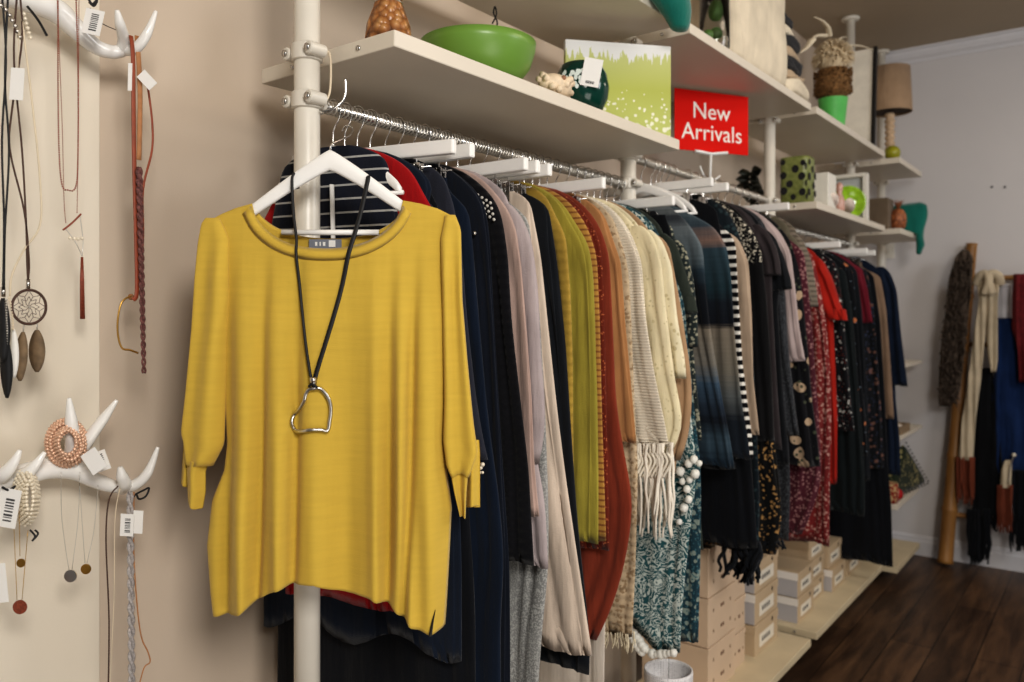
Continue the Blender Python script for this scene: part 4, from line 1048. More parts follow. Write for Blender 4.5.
# folded blankets
def soft_slab(c, hx, hy, hz, mat, name, label, cat, e=.35, seed=1, amp=.006, group=None, nz=16, rot=0):
    rnd = random.Random(seed); p = [rnd.uniform(0,6) for _ in range(4)]; mb = MB(); rings = []; c = Vector(c)
    cr, sr_ = math.cos(rot), math.sin(rot)
    for j in range(nz+1):
        b = -1+2*j/nz; e2 = max(.02, (1-abs(b)**4))**.4; rings.append([])
        for k in range(56):
            a = 2*PI*k/56; x = math.copysign(abs(math.cos(a))**e, math.cos(a)); y = math.copysign(abs(math.sin(a))**e, math.sin(a))
            w = amp*(math.sin(5*a+p[0]+b*2)+.6*math.sin(11*a+p[1]+b*5))
            xx = (hx*(.90+.10*e2)*x+w); yy = (hy*(.93+.07*e2)*y+w)
            rings[-1].append(c + Vector((xx*cr-yy*sr_, xx*sr_+yy*cr, hz*b + amp*.6*math.sin(4*a+p[2]))))
    mb.rings(rings); return solo(mb, name, mat, label, cat, group)
cream_b = F('cream_blanket', (216,204,182)); beige_b = F('beige_wrap', (176,156,132), knit=200); dkg = F('charcoal_wrap', (52,52,54), knit=200)
soft_slab((-1.23, 2.985, Zt+.20), .160, .275, .195, cream_b, 'folded_blanket', 'large folded cream blanket filling the middle of the top shelf', 'blanket', e=.28, amp=.005, nz=30)
lay = [(.030,.030,'cream_b','thick cream scarf at the bottom of the folded stack beside the blanket'),(.032,.018,'beige','beige scarf second from the bottom of the folded stack'),(.075,.026,'dkg','dark grey scarf low in the folded stack'),(.12,.02,'beige','beige scarf in the middle of the folded stack'),(.165,.026,'dkg','dark grey scarf in the upper half of the folded stack'),(.21,.022,'cream_b','cream scarf near the top of the folded stack'),(.25,.02,'dkg','topmost dark grey scarf of the folded stack')]
z = Zt; mats = dict(cream_b=cream_b, beige=beige_b, dkg=dkg)
for i, (_, h, mm, lb_) in enumerate(lay):
    hx = .172 - .004*i; hy = .125 - .004*i
    soft_slab((-1.24-.008*(i%2)-.004*i, 3.40+.012*math.sin(i*2.1)-.004*i, z+h+.003), hx, hy, h, mats[mm], 'folded_scarf', lb_, 'scarf', e=.55, seed=i+4, amp=.007, group='scarves folded in a stack beside the cream blanket'); z += 2*h+.003
# pot with feather head
P0 = Vector((-1.13, 4.06, CZ+.905)); t = thing('feather_arrangement', P0, 'bright green pot with bark collar and spray of cream feathers', 'plant')
MB().lathe(P0, [(.052,0),(.054,.003),(.068,.13),(.070,.134),(.064,.134),(.05,.02)], 36).build('pot', plain('spring_green_ceramic', (96,186,96), .4), t)
mb = MB(); mb.lathe(P0, [(.055,.132),(.050,.148),(.07,.150),(.082,.17),(.078,.235),(.07,.275),(.05,.28)], 40)
rnd = random.Random(11)
for k in range(260):
    a = rnd.uniform(0, 2*PI); z_ = rnd.uniform(.155,.27); d = Vector((math.cos(a), math.sin(a), 0)); p = P0+d*.074+Vector((0,0,z_)); mb.tube([p, p+d*.016+Vector((0,0,rnd.uniform(-.008,.008)))], .003, 4)
mt2 = plain('bark', (120,88,52), .9, var=.6, scale=90, bmp=.8); mb.build('bark_collar', mt2, t)
cf = F('cream_plume', (208,190,160))
mb = MB(); mb.ball(P0+Vector((-.0,0,.33)), .068, 24, 16, 1.05, 1.0, 1.1)
for k in range(300):
    a = rnd.uniform(0, 2*PI); el = rnd.uniform(-.5, 1.4); d = Vector((math.cos(a)*math.cos(el), math.sin(a)*math.cos(el), math.sin(el))); p = P0+Vector((0,0,.33))+d*.05
    mb.tube([p, p+d*.035+Vector((0,0,.01)), p+d*.05+Vector((0,0,-.005))], [.006,.004,.001], 4)
mb.build('plume_head', cf, t)
def plume(pts, r): 
    mb = MB(); mb.tube(smooth_path(pts, 7), lambda q: r*(1-.85*q)+.001, 7, flat=.5); mb.build('long_feather', F('ivory_feather', (224,210,184)), t)
plume([atx(829,36,-1.13), atx(828,28,-1.12), atx(822,21,-1.12), atx(814,17,-1.12)], .016)
plume([atx(840,48,-1.12), atx(848,46,-1.11), atx(860,46,-1.10), atx(873,50,-1.09)], .017)
plume([atx(834,44,-1.12), atx(841,38,-1.12), atx(847,37,-1.12)], .012)
plume([atx(838,50,-1.10), atx(845,52,-1.09), atx(850,58,-1.09), atx(851,70,-1.09)], .008)
plume([atx(812,40,-1.13), atx(806,48,-1.13), atx(800,53,-1.14)], .02)
plume([atx(824,36,-1.13), atx(816,36,-1.13), atx(809,42,-1.13)], .02)
# white framed picture on the top shelf
yy = 4.74
mb = MB(); c = Vector((-1.19, yy, CZ+.905+.285))
t = thing('framed_panel', (-1.30, yy, CZ+.905), 'tall white panel with a black right edge leaning behind the feathers', 'picture')
tl = Vector((0, .10, 1)).normalized()
MB().obox(c, Vector((1,0,0)), Vector((0,1,-.10)).normalized(), tl, .082, .004, .280).build('panel', plain('off_white_board', (232,226,212), .6), t, smooth=False)
mb = MB(); mb.obox(c+Vector((.091,0,0)), Vector((1,0,0)), Vector((0,1,-.10)).normalized(), tl, .009, .014, .284); mb.build('black_edge', plain('black_frame_right', (24,22,22), .5), t, smooth=False)
# lamp
LC = Vector((-1.14, 5.30, CZ+.885)); t = thing('table_lamp', LC, 'table lamp with a beige drum shade and stacked pale stem', 'lamp')
MB().lathe(LC, [(.06,0),(.062,.006),(.02,.014),(.02,.02)], 24).build('base', M['white'], t)
mb = MB(); rings = [(.018,.015)]
for k in range(9): z_ = .03+k*.034; rings += [(.020,z_),(.029,z_+.010),(.029,z_+.022),(.020,z_+.032)]
mb.lathe(LC, rings, 20, True, True); mb.build('stem', plain('stacked_pale_wood', (196,170,140), .6, var=.2, scale=60), t)
MB().lathe(LC, [(.123,.335),(.125,.338),(.113,.605),(.111,.605),(.121,.340)], 44, False).build('lamp_shade', F('beige_shade', (168,142,116)), t)
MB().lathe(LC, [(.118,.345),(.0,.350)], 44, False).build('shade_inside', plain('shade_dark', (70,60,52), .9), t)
MBb = MB(); MBb.ball(Vector((-1.075, 5.06, CZ+.885+.044)), .044, 24, 16); solo(MBb, 'glass_ball', plain('olive_glass', (150,148,40), .08, var=.2, scale=40), 'olive green glass ball under the lamp at the shelf edge', 'ball')
# mid shelf
VC = Vector((-1.185, 3.70, Zm)); t = thing('spotted_vase', VC, 'square green vase with black spots beside the third pole', 'vase')
mt, nt, bs = nodes('green_black_spots'); v = tex(nt, (1,1,1)); vo = N(nt, 'ShaderNodeTexVoronoi'); L(nt, v, vo.inputs['Vector']); vo.inputs['Scale'].default_value = 21; vo.inputs['Randomness'].default_value = .35
n3 = ramp(nt, noise(nt, v, 60, 2), [(.35, lin((112,120,66))), (.7, lin((138,144,86)))])
L(nt, n3, bs.inputs['Base Color']); bs.inputs['Roughness'].default_value = .35
for (aa, zz_, rr_) in [(-1.2,.05,.015),(-1.25,.12,.016),(-1.15,.18,.012),(-1.57,.03,.012),(-1.6,.09,.015),(-1.55,.155,.016),(-1.9,.06,.016),(-1.95,.13,.015),(-2.0,.19,.012),(-.35,.05,.015),(-.3,.12,.016),(-.3,.185,.012),(.05,.085,.015),(.0,.155,.014),(.35,.05,.015),(.35,.13,.016),(-.75,.09,.013),(-.78,.165,.014),(-.7,.03,.012)]:
    cc, ss = math.cos(aa), math.sin(aa); e_ = .45; f_ = lambda q: math.copysign(abs(q)**e_, q)
    p = VC + Vector((.0668*f_(cc), .0668*f_(ss), zz_)); nrm = Vector((1,0,0)) if abs(cc) > abs(ss) else Vector((0,math.copysign(1,ss),0))
    tn = Vector((-nrm.y, nrm.x, 0)); mb = MB(); mb.add([p+nrm*.0012+tn*rr_*math.cos(b)+Vector((0,0,rr_*1.1*math.sin(b))) for b in [2*PI*i/18 for i in range(18)]], [tuple(range(18))]); mb.build('spot', M['black'], t, smooth=False)
MB().lathe(VC, [(.058,0),(.064,.004),(.066,.20),(.064,.212),(.058,.212),(.056,.02)], 48, True, False, sq=.45).build('vase_body', mt, t)
t = thing('white_box', (-1.14, 3.92, Zm), 'plain white box between the spotted vase and the shells', 'box')
MB().box((-1.21,3.86,Zm),(-1.095,3.99,Zm+.165)).build('box_body', M['white'], t, smooth=False, bevel=.003)
t = thing('leafy_ornament', (-1.40, 3.70, Zm), 'dark leafy metal ornament behind the third pole', 'ornament')
mb = MB(); b0 = Vector((-1.40,3.70,Zm)); mb.tube([b0, b0+Vector((0,0,.17))], .006, 8); dkm = plain('dark_bronze', (30,34,24), .5); mb.lathe(b0, [(.04,0),(.04,.008),(.008,.014)], 16, True, True); mb.build('stem', dkm, t)
for k in range(18):
    a = k*2.2; z_ = .03+.0085*k; d = Vector((math.cos(a)*.5, math.sin(a), 0)).normalized(); p = b0+Vector((0,0,z_)); s2 = Vector((0,0,1)); mb = MB()
    w_ = (d.cross(s2)*.4+s2*.9).normalized(); s2 = d.cross(w_); mb.rings([[p+d*q*.075+w_*.026*math.sin(PI*min(1,q+.02)), p+d*q*.075+s2*.004, p+d*q*.075-w_*.026*math.sin(PI*min(1,q+.02)), p+d*q*.075-s2*.004] for q in (0.02,.25,.5,.75,.98)]); mb.build('leaf', dkm, t)
t = thing('figurine', (-1.12, 4.06, Zm), 'small pinkish bottle figurine right of the white box', 'ornament')
MB().lathe((-1.10,4.06,Zm), [(.022,0),(.026,.01),(.024,.06),(.012,.09),(.016,.105),(.018,.125),(.010,.14)], 20, True, True).build('figurine_body', plain('rose_glass', (190,150,136), .25, var=.15), t)
# shadow box
t = thing('shadow_box_frame', (-1.22, 4.60, Zm), 'white shadow box frame behind the green glass plate', 'frame')
x0, x1, z0, z1 = -1.40, -1.105, Zm, Zm+.265; mb = MB(); y_ = 4.62
for lo, hi in (((x0,y_-.03,z0),(x1,y_+.03,z0+.018)),((x0,y_-.03,z1-.018),(x1,y_+.03,z1)),((x0,y_-.03,z0+.018),(x0+.018,y_+.03,z1-.018)),((x1-.018,y_-.03,z0+.018),(x1,y_+.03,z1-.018))): mb.box(lo, hi)
mb.build('frame', M['white'], t, smooth=False); MB().box((x0+.01,y_+.022,z0+.01),(x1-.01,y_+.028,z1-.01)).build('back_panel', plain('pale_blue_mount', (206,212,214), .6), t, smooth=False)
t = thing('glass_plate', (-1.15, 4.38, Zm), 'round lime green glass plate standing behind the pearly shells', 'plate')
c = Vector((-1.155,4.42,Zm+.088)); ax = Vector((.85,.5,0)).normalized(); ay = Vector((-.5,.85,0)).normalized()
mb = MB(); mb.rings([[c + ay*o_ + ax*r_*math.cos(a) + Vector((0,0,r_*math.sin(a))) for a in [2*PI*k/36 for k in range(36)]] for r_, o_ in ((.02,0),(.055,-.002),(.078,-.016),(.086,-.02),(.087,-.014),(.078,-.008),(.05,.006),(.02,.008))])
mb.build('plate_body', plain('lime_glass', (150,190,50), .08, var=.25, scale=30), t)
pl_ = plain('pearl_shell', (232,216,204), .18, var=.08)
for q, (px, py, s_, lbl) in enumerate([(834,204,.052,'pearly white shell nearest the white box'),(850,207,.056,'pearly pink shell in front of the green glass plate')]):
    p = atx(px, py, -1.10); p.z = Zm+s_*.8; mb = MB(); rings = []
    for j in range(40):
        a = j*.42; r_ = s_*.62*(j/39)**1.1; k_ = s_*.12+s_*.42*(j/39)
        cc = p + Vector((-.3*s_*(39-j)/39, r_*math.cos(a)*1.1, r_*math.sin(a)*.4)); rings.append([cc + Vector((k_*.8*math.cos(b), k_*1.2*math.sin(b)*math.cos(a*.2), k_*math.sin(b+.6))) for b in [2*PI*i/14 for i in range(14)]])
    mb.rings(rings); solo(mb, 'sea_shell', pl_, lbl, 'shell', 'pearly sea shells')
# short shelf: box, pineapple, cushion
Z4 = CZ+.482
t = thing('linen_box', (-1.15, 5.08, Z4), 'dark taupe fabric box left of the wooden pineapple', 'box'); MB().box((-1.26,5.00,Z4),(-1.085,5.14,Z4+.185)).build('box_body', F('taupe_box', (112,98,82)), t, smooth=False, bevel=.006)
PP = Vector((-1.055, 5.11, Z4)); t = thing('wooden_pineapple', PP, 'carved brown wooden pineapple on the short shelf', 'ornament')
mt, nt, bs = nodes('carved_wood'); vo = N(nt, 'ShaderNodeTexVoronoi'); L(nt, tex(nt), vo.inputs['Vector']); vo.inputs['Scale'].default_value = 55; L(nt, ramp(nt, vo.outputs['Distance'], [(0, lin((196,124,76))),(.8, lin((110,60,34)))]), bs.inputs['Base Color']); bs.inputs['Roughness'].default_value = .55; bump(nt, bs, vo.outputs['Distance'], .8, .006)
MB().lathe(PP, [(.022,0),(.040,.02),(.046,.055),(.043,.09),(.030,.118),(.014,.128)], 28, True, True).build('fruit', mt, t)
mb = MB()
for k in range(16):
    a = k*2.4; d = Vector((math.cos(a), math.sin(a), 0)); q0 = PP+Vector((0,0,.120)); l_ = .07-.001*k
    mb.tube([q0, q0+d*.016*(1-k/24)+Vector((0,0,l_*.5)), q0+d*.034*(1-k/20)+Vector((0,0,l_*.9))], [.008,.006,.001], 5, flat=.5)
mb.build('leaf_crown', plain('dark_carved_wood', (132,78,46), .6, var=.2), t)
t = thing('cushion', (-1.06, 5.42, Z4), 'teal green cushion hanging over the edge of the short shelf by the back wall', 'cushion')
mb = MB(); pts_ = smooth_path([atx(906,190,-1.16), atx(912,200,-1.06), atx(918,215,-1.01), atx(922,228,-.985), atx(925,240,-.98), atx(928,249,-.985)], 5)
rings = []
cu = Vector((-1.075, 5.30, Z4)); 
for j in range(25):
    g = j/24; z_ = .20*(1-g)-.085*g*1.0; zc_ = Z4+.205-.30*g; hw = (.155-.03*g)*(1-.15*math.sin(PI*g)); th_ = .05*math.sin(PI*(g*.96+.02))**.6
    cx_ = -1.045+.045*min(1, g*1.6); rings.append([Vector((cx_+th_*math.cos(a), 5.42+.10*g*0+hw*math.sin(a)*abs(math.sin(a))**-.3 if abs(math.sin(a))>1e-3 else 5.42, zc_)) for a in [2*PI*(k+.5)/36 for k in range(36)]])
rings = []
for j in range(31):
    g = j/30; z_ = Z4+.178-.30*g; lft = -1.13 if z_ > Z4+.02 else -1.13+.128*min(1, (Z4+.02-z_)/.018); rgt = -.95+.012*math.sin(g*7)-.03*max(0, g-.85)/.15
    if g < .06: lft += .02*(1-g/.06); rgt -= .03*(1-g/.06)
    th_ = .05*(1-g*.45)*(math.sin(PI*(g*.9+.05))**.35); cx_ = (lft+rgt)/2; hw = max(.012, (rgt-lft)/2)
    rings.append([Vector((cx_+hw*math.copysign(abs(math.cos(a))**.6, math.cos(a)), 5.34+th_*math.sin(a), z_+.008*math.cos(2*a))) for a in [2*PI*k/32 for k in range(32)]])
mb = MB(); mb.rings(rings); mb.build('cover', teal, t)
# low narrow shelves
t = thing('wooden_sculpture', (-1.12, 5.10, CZ-.295), 'tall gold and brown wooden sculpture on the narrow shelf', 'ornament')
S0 = Vector((-1.085,5.06,CZ-.295)); mb = MB()
mb.tube(smooth_path([S0, S0+Vector((.02,0,.08)), S0+Vector((-.01,.01,.17)), S0+Vector((.015,0,.27)), S0+Vector((.0,0,.39))], 6), [.03]*6+[.026]*6+[.03]*6+[.024]*6+[.016], 12, flat=.7); mb.build('carved_body', plain('gold_brown_wood', (150,112,56), .45, .2, var=.4, scale=30), t)
for k in range(5):
    mb = MB(); p = S0+Vector((.03+.004*k, .02-.01*k, .04+.03*k)); mb.ball(p, .018, 12, 8, .8, 1, .6); mb.build('white_flower', F('white_petals', (224,218,206)), t)
t = thing('wooden_tray', (-1.12, 5.20, CZ-.70), 'small wooden tray holding pale pebbles', 'tray')
T0 = Vector((-1.09,5.14,CZ-.70)); mb = MB(); mb.box(T0+Vector((-.10,-.12,0)), T0+Vector((.07,.12,.010))); mb.box(T0+Vector((.06,-.12,.010)), T0+Vector((.07,.12,.045))); mb.box(T0+Vector((-.10,-.12,.010)), T0+Vector((-.09,.12,.045))); mb.box(T0+Vector((-.09,-.12,.010)), T0+Vector((.06,-.11,.045))); mb.box(T0+Vector((-.09,.11,.010)), T0+Vector((.06,.12,.045)))
mb.build('tray_body', plain('grey_brown_wood', (140,120,96), .6, var=.2), t, smooth=False)
for q, (dx_, dy_, r_, lb_) in enumerate([(.02,-.07,.03,'largest pale pebble at the near end of the wooden tray'),(-.03,.0,.026,'pale pebble in the middle of the wooden tray'),(.02,.06,.022,'small pale pebble at the far end of the wooden tray')]):
    mb = MB(); mb.ball(T0+Vector((dx_,dy_,.010+r_*.75)), r_, 16, 10, 1, 1.2, .75); solo(mb, 'pebble', plain('pale_pebble', (206,192,176), .5), lb_, 'pebble', 'pebbles in the wooden tray')
Z7 = CZ-1.09
t = thing('triangular_cushion', (-1.10, 5.38, Z7), 'dark green pyramid cushion with pale dots and a studded edge', 'cushion')
a_ = F('dark_green_dots', (38,46,34), 'floral', (150,140,96), scale=40, thr=.3)
pA = atx(905,441,-1.06); pB = atx(929,481,-.99); pC = Vector((-1.08,5.05,Z7+.01)); pB.z = Z7+.012; pC2 = Vector((-1.38,5.35,Z7+.01)); pD = Vector((-1.30, 5.1, Z7+.01)); pA.z = max(pA.z, Z7+.2)
mb = MB(); mb.add([pA,pB,pC,pD,pC2], [(0,2,1),(0,3,2),(0,4,3),(0,1,4),(1,2,3,4)]); o = mb.build('cover', a_, t, smooth=True); md = o.modifiers.new('s','SUBSURF'); md.levels = 3; md.render_levels = 3
for e in o.data.edges: pass
cr_ = o.data.attributes.new('crease_edge', 'FLOAT', 'EDGE'); cr_.data.foreach_set('value', [.8]*len(o.data.edges))
mb = MB()
for (p, q) in ((pC,pB),(pB,pA)):
    for k in range(12): mb.ball(p+(q-p)*(k+.5)/12, .006, 8, 5)
mb.build('studded_edge', plain('dark_studs', (30,30,26), .5), t)
WC = Vector((-1.075,5.0,Z7)); t = thing('woven_pot', WC, 'small woven red and beige pot beside the triangular cushion', 'pot')
MB().lathe(WC, [(.036,0),(.044,.02),(.046,.08),(.042,.115),(.038,.115),(.036,.02)], 28).build('pot_body', F('woven_check', (180,150,110), 'sequin', (130,40,34), scale=80, thr=.5), t)
MBb = MB(); MBb.ball(Vector((-1.03+.0,4.99,Z7+.036)) + Vector((-.01,-.06*0+.0,0)), .036, 20, 14) if False else MBb.ball(Vector((-1.058,5.085,Z7+.036)), .036, 20, 14)
solo(MBb, 'red_ball', plain('red_lacquer', (160,26,28), .25), 'shiny red ball next to the woven pot', 'ball')
# wall plate and wall plugs
t = thing('light_switch', (-1.49, END_Y-.01, CZ+.42), 'white switch plate on the back wall under the short shelves', 'switch')
wc = aty(889, 251, END_Y-.004); MB().box(wc-Vector((.034,.004,.05)), wc+Vector((.034,.004,.05))).build('plate', M['white'], t, smooth=False, bevel=.002)
MB().box(wc+Vector((-.012,-.010,-.016)), wc+Vector((.012,-.004,.016))).build('rocker', M['white'], t, smooth=False, bevel=.001)
for q, px in enumerate((992, 1005)):
    p = aty(px, 187, END_Y); mb = MB(); mb.tube([p, p-Vector((0,.006,0))], .006, 10); solo(mb, 'wall_plug', M['ink'], ['small dark wall plug on the back wall, nearer the ladder','small dark wall plug on the back wall, farther from the ladder'][q], 'screw')
# red sign
TL = Vector((-1.358, 2.80, 0)); TR = Vector((-1.185, 3.095, 0)); sx_ = (TR-TL).normalized(); SW = (TR-TL).length; sn = Vector((sx_.y, -sx_.x, 0))
zt_, zb_ = CZ+.853, CZ+.622; mid = (TL+TR)/2
t = thing('sign', Vector((mid.x, mid.y, zb_)), 'red card sign reading New Arrivals in white letters on the second rail', 'sign')
mr, nt, bs = nodes('red_sign'); L(nt, ramp(nt, noise(nt, tex(nt), 3), [(.2, lin((200,26,20))), (.8, lin((212,34,24)))]), bs.inputs['Base Color']); bs.inputs['Roughness'].default_value = .8; bs.inputs['Specular IOR Level'].default_value = .1
MB().obox(Vector((mid.x, mid.y, (zt_+zb_)/2)), sx_, sn, Vector((0,0,1)), SW/2, .0015, (zt_-zb_)/2).build('card', mr, t, smooth=False)
def text(s, size, cx_, cz_, parent):
    cu_ = bpy.data.curves.new('t', 'FONT'); cu_.body = s; cu_.size = size; cu_.align_x = 'CENTER'; cu_.extrude = .0004; cu_.offset = 0
    to = bpy.data.objects.new('t', cu_); COL.objects.link(to); dg_ = bpy.context.evaluated_depsgraph_get(); me = bpy.data.meshes.new_from_object(to.evaluated_get(dg_)); bpy.data.objects.remove(to)
    mat_ = Matrix((sx_.to_tuple()+(0,), (0,0,0,0), (0,0,0,0), (0,0,0,1)))
    for v_ in me.vertices:
        p = Vector((mid.x, mid.y, 0)) + sx_*(v_.co.x+cx_) + sn*(.0022+v_.co.z) + Vector((0,0,cz_+v_.co.y)); v_.co = p - Vector(parent.location)
    me.materials.clear(); me.materials.append(M['white']); o = bpy.data.objects.new('lettering', me); COL.objects.link(o); o.parent = parent; return o
text('New', .090, -.004, CZ+.748, t); text('Arrivals', .090, .0, CZ+.666, t)
t = thing('sign_holder', Vector((mid.x, mid.y, CZ+.52)), 'white plastic T-shaped holder clipped to the rail below the red sign', 'holder')
mb = MB(); hc = Vector((mid.x, mid.y, 0)) + sx_*(-.015)
hold = plain('holder_white', (232,232,230), .35)
def hp(px, py): 
    r = ray(px, py); tt_ = (sn.dot(hc+sn*.012))/(sn.dot(Vector((r.x, r.y, 0)))); return Vector((r.x*tt_, r.y*tt_, CZ+r.z*tt_))
mb = MB(); mb.tube(smooth_path([hp(695,151), hp(703,152.5), hp(711,154), hp(719,153.5), hp(727,153)], 4), .009, 10, flat=.7); mb.build('top_bar', hold, t)
mb = MB(); mb.tube([hp(711,153), hp(710.5,165), hp(710,181)], .0045, 10); mb.build('stem', hold, t)
mb = MB(); mb.tube(smooth_path([hp(700,166), hp(703,174), hp(707,180)], 4), .0035, 8); mb.tube(smooth_path([hp(720,176), hp(714,180), hp(707,181)], 4), .0035, 8); mb.build('clip', hold, t)
# ------------------------------------------------------------------ shoe boxes on the bottom shelves
ZB = CZ-1.40
def boxmat(name, c): return plain(name, c, .75, var=.06, scale=4)
kraft = boxmat('kraft_board', (206,182,156)); kraft2 = boxmat('tan_kraft', (190,168,138)); grey = boxmat('grey_board_end', (176,172,172)); lidm = boxmat('pale_lid', (226,220,212)); lab = boxmat('box_label', (224,216,200))
def shoebox(xf, y0, y1, z0, h, depth, label, style, marks=2):
    xb = xf - depth
    t = thing('shoe_box', Vector(((xf+xb)/2, (y0+y1)/2, z0)), label, 'box', 'shoe boxes stacked on the bottom shelves')
    body = kraft if style == 'kraft' else kraft2
    lh = .035 if style != 'kraft' else .02
    MB().box((xb, y0+.003, z0), (xf-.003, y1-.003, z0+h-.002)).build('box_body', body, t, smooth=False, bevel=.001)
    MB().box((xb-.001, y0+.0008, z0+h-lh), (xf, y1-.0008, z0+h-.0015)).build('lid', kraft if style == 'kraft' else (kraft2 if style == 'tan' else body), t, smooth=False, bevel=.001)
    if style == 'grey':
        MB().box((xb+.002, y0+.0016, z0+.001), (xf-.004, y0+.0032, z0+h-lh)).build('end_face', grey, t, smooth=False)
        MB().box((xb, y0-.0002, z0+h-lh), (xf-.0005, y0+.0012, z0+h-.0018)).build('lid_edge', lidm, t, smooth=False)
    w = (y1-y0); yc = (y0+y1)/2
    if style == 'kraft':
        for q in range(marks):
            zc = z0 + h*(.28+.42*q) if marks == 2 else z0+h*.45; mb = MB()
            for k, (dy, ww) in enumerate([(-.30,.02),(-.02,.05),(.05,.04),(.30,.02)]):
                mb.box((xf-.0028 if False else xf-.003, yc+w*(dy-ww/2), zc-.006), (xf-.0022+.0006, yc+w*(dy+ww/2), zc+.006))
            mb.build('printed_mark', plain('brown_print', (120,92,74), .8), t, smooth=False)
    else:
        lb_ = MB().box((xf-.0035, yc-w*.30, z0+h*.18), (xf-.0014, yc+w*.30, z0+h*.60)).build('label_panel', lab, t, smooth=False)
        mb = MB()
        for k in range(4): mb.box((xf-.0016, yc-w*.20+k*w*.09, z0+h*.32), (xf-.0008, yc-w*.15+k*w*.09, z0+h*.46))
        mb.build('printed_mark', M['ink'], t, smooth=False)
        mb = MB(); mb.tube([(xf-.002, yc+w*.22, z0+h*.80), (xf+.0006, yc+w*.22, z0+h*.80)], .009, 14); mb.build('finger_hole', plain('hole_dark', (54,42,34), .9), t)
for k, nm in enumerate(['bottom', 'middle', 'top']):
    shoebox(-1.20, 2.75, 3.01, ZB+.182*k, .18, .27, nm+' kraft box of the tall stack beside the white planter', 'kraft')
for k, nm in enumerate(['lowest', 'second', 'third', 'highest']):
    shoebox(-1.215, 3.02, 3.15, ZB+.137*k, .135, .25, nm+' narrow kraft box between the tall kraft stack and the labelled boxes', 'kraft', 1)
for k, nm in enumerate(['lowest', 'middle', 'topmost']):
    shoebox(-1.195, 3.20, 3.475, ZB+.128*k, .126, .20, nm+' labelled tan box of the stack at the end of the first kraft shelf', 'grey' if k != 0 else 'tan')
for k, nm in enumerate(['lower', 'upper']):
    shoebox(-1.17, 3.66, 3.90, ZB+.115*k, .113, .28, nm+' grey-ended box of the pair by the third pole', 'grey')
for k, nm in enumerate(['bottom', 'second', 'third', 'top']):
    shoebox(-1.20, 3.915, 4.165, ZB+.102*k, .10, .30, nm+' box of the four-high tan stack behind the grey-ended pair', 'grey' if k in (3,) else 'tan')
shoebox(-1.165, 4.18, 4.42, ZB, .11, .28, 'single white-ended box low on the shelf between two taller stacks', 'grey')
shoebox(-1.185, 4.18, 4.42, ZB+.112, .11, .26, 'tan box resting on the single white-ended box', 'tan')
for k, nm in enumerate(['bottom', 'second', 'third', 'top']):
    shoebox(-1.17, 4.475, 4.74, ZB+.105*k, .103, .28, nm+' box of the last tan stack before the long black dress', 'grey' if k == 2 else 'tan')
# planter with string tag
shoebox(-1.0, 2.02, 2.225, ZB, .20, .36, 'brown box under the white textured planter', 'kraft', 1)
PT = Vector((-1.06, 2.145, ZB+.20))
t = thing('planter', PT, 'round white textured ceramic planter at the bottom beside the pompom scarf', 'planter')
mt, nt, bs = nodes('dotted_white_ceramic'); vo = N(nt, 'ShaderNodeTexVoronoi'); L(nt, tex(nt), vo.inputs['Vector']); vo.inputs['Scale'].default_value = 170; vo.inputs['Randomness'].default_value = .3
L(nt, ramp(nt, vo.outputs['Distance'], [(0, lin((170,168,170))), (.5, lin((224,222,222)))]), bs.inputs['Base Color']); bs.inputs['Roughness'].default_value = .5
b_ = N(nt, 'ShaderNodeBump'); L(nt, vo.outputs['Distance'], b_.inputs['Height']); b_.inputs['Strength'].default_value = .7; b_.inputs['Distance'].default_value = .002; L(nt, b_.outputs[0], bs.inputs['Normal'])
MB().lathe(PT, [(.062,0),(.068,.004),(.071,.155),(.070,.162),(.066,.163),(.063,.155),(.060,.02),(.0,.016)], 48, True, False).build('pot', mt, t)
MB().lathe(PT, [(.0,.100),(.0622,.100)], 32, False).build('filling', plain('grey_brown_filling', (120,108,100), .9), t)
mb = MB(); mb.tube([PT+Vector((.0,.0,.1)), PT+Vector((.002,.0,.17)), PT+Vector((.004,-.004,.21))], .0008, 5); mb.build('string', M['black'], t)

# ------------------------------------------------------------------ bamboo ladder and scarves
bam, nt, bs = nodes('bamboo'); L(nt, ramp(nt, noise(nt, tex(nt, (1,1,.25)), 12, 4), [(.3, lin((112,76,38))), (.7, lin((164,120,66)))]), bs.inputs['Base Color']); bs.inputs['Roughness'].default_value = .45
LT = aty(972, 243, END_Y-.045); LBm = Vector((0,0,0)); r = ray(945, 566); tt_ = CZ/(-r.z); LBm = Vector((r.x*tt_, r.y*tt_, 0.0)); LBm.y = min(LBm.y, END_Y-.15)
ladder = thing('bamboo_ladder', LBm, 'bamboo ladder leaning on the back wall with scarves over its rungs', 'ladder')
dx_ = Vector((.62, 0, 0))
def bamboo_pole(a, b, r0, r1, nodes_):
    mb = MB(); pts = []; rr = []
    for k in range(nodes_):
        f0 = k/nodes_; f1 = (k+1)/nodes_
        for f, s in ((f0+.002,1.10),(f0+.012,.97),((f0+f1)/2,.96),(f1-.012,.98),(f1-.002,1.09)): pts.append(a+(b-a)*f); rr.append((r0+(r1-r0)*f)*s)
    mb.tube(pts, rr, 16); return mb
bamboo_pole(LBm+Vector((0,0,.02)), LT, .046, .030, 6).build('side_pole', bam, ladder)
LB2 = LBm+dx_; LT2 = LT+Vector((.46,0,0)); bamboo_pole(LB2+Vector((0,0,.02)), LT2, .046, .030, 6).build('side_pole', bam, ladder)
rungs = []
for zz in (.325, .68, 1.03, 1.38, CZ+.215):
    f = zz/(LT.z); a = LBm+(LT-LBm)*f; b = LB2+(LT2-LB2)*f; a = Vector((a.x, a.y, zz)); b = Vector((b.x, b.y, zz)); rungs.append((a, b))
    bamboo_pole(a-Vector((.02,0,0)), b+Vector((.02,0,0)), .016, .016, 3).build('rung', bam, ladder)
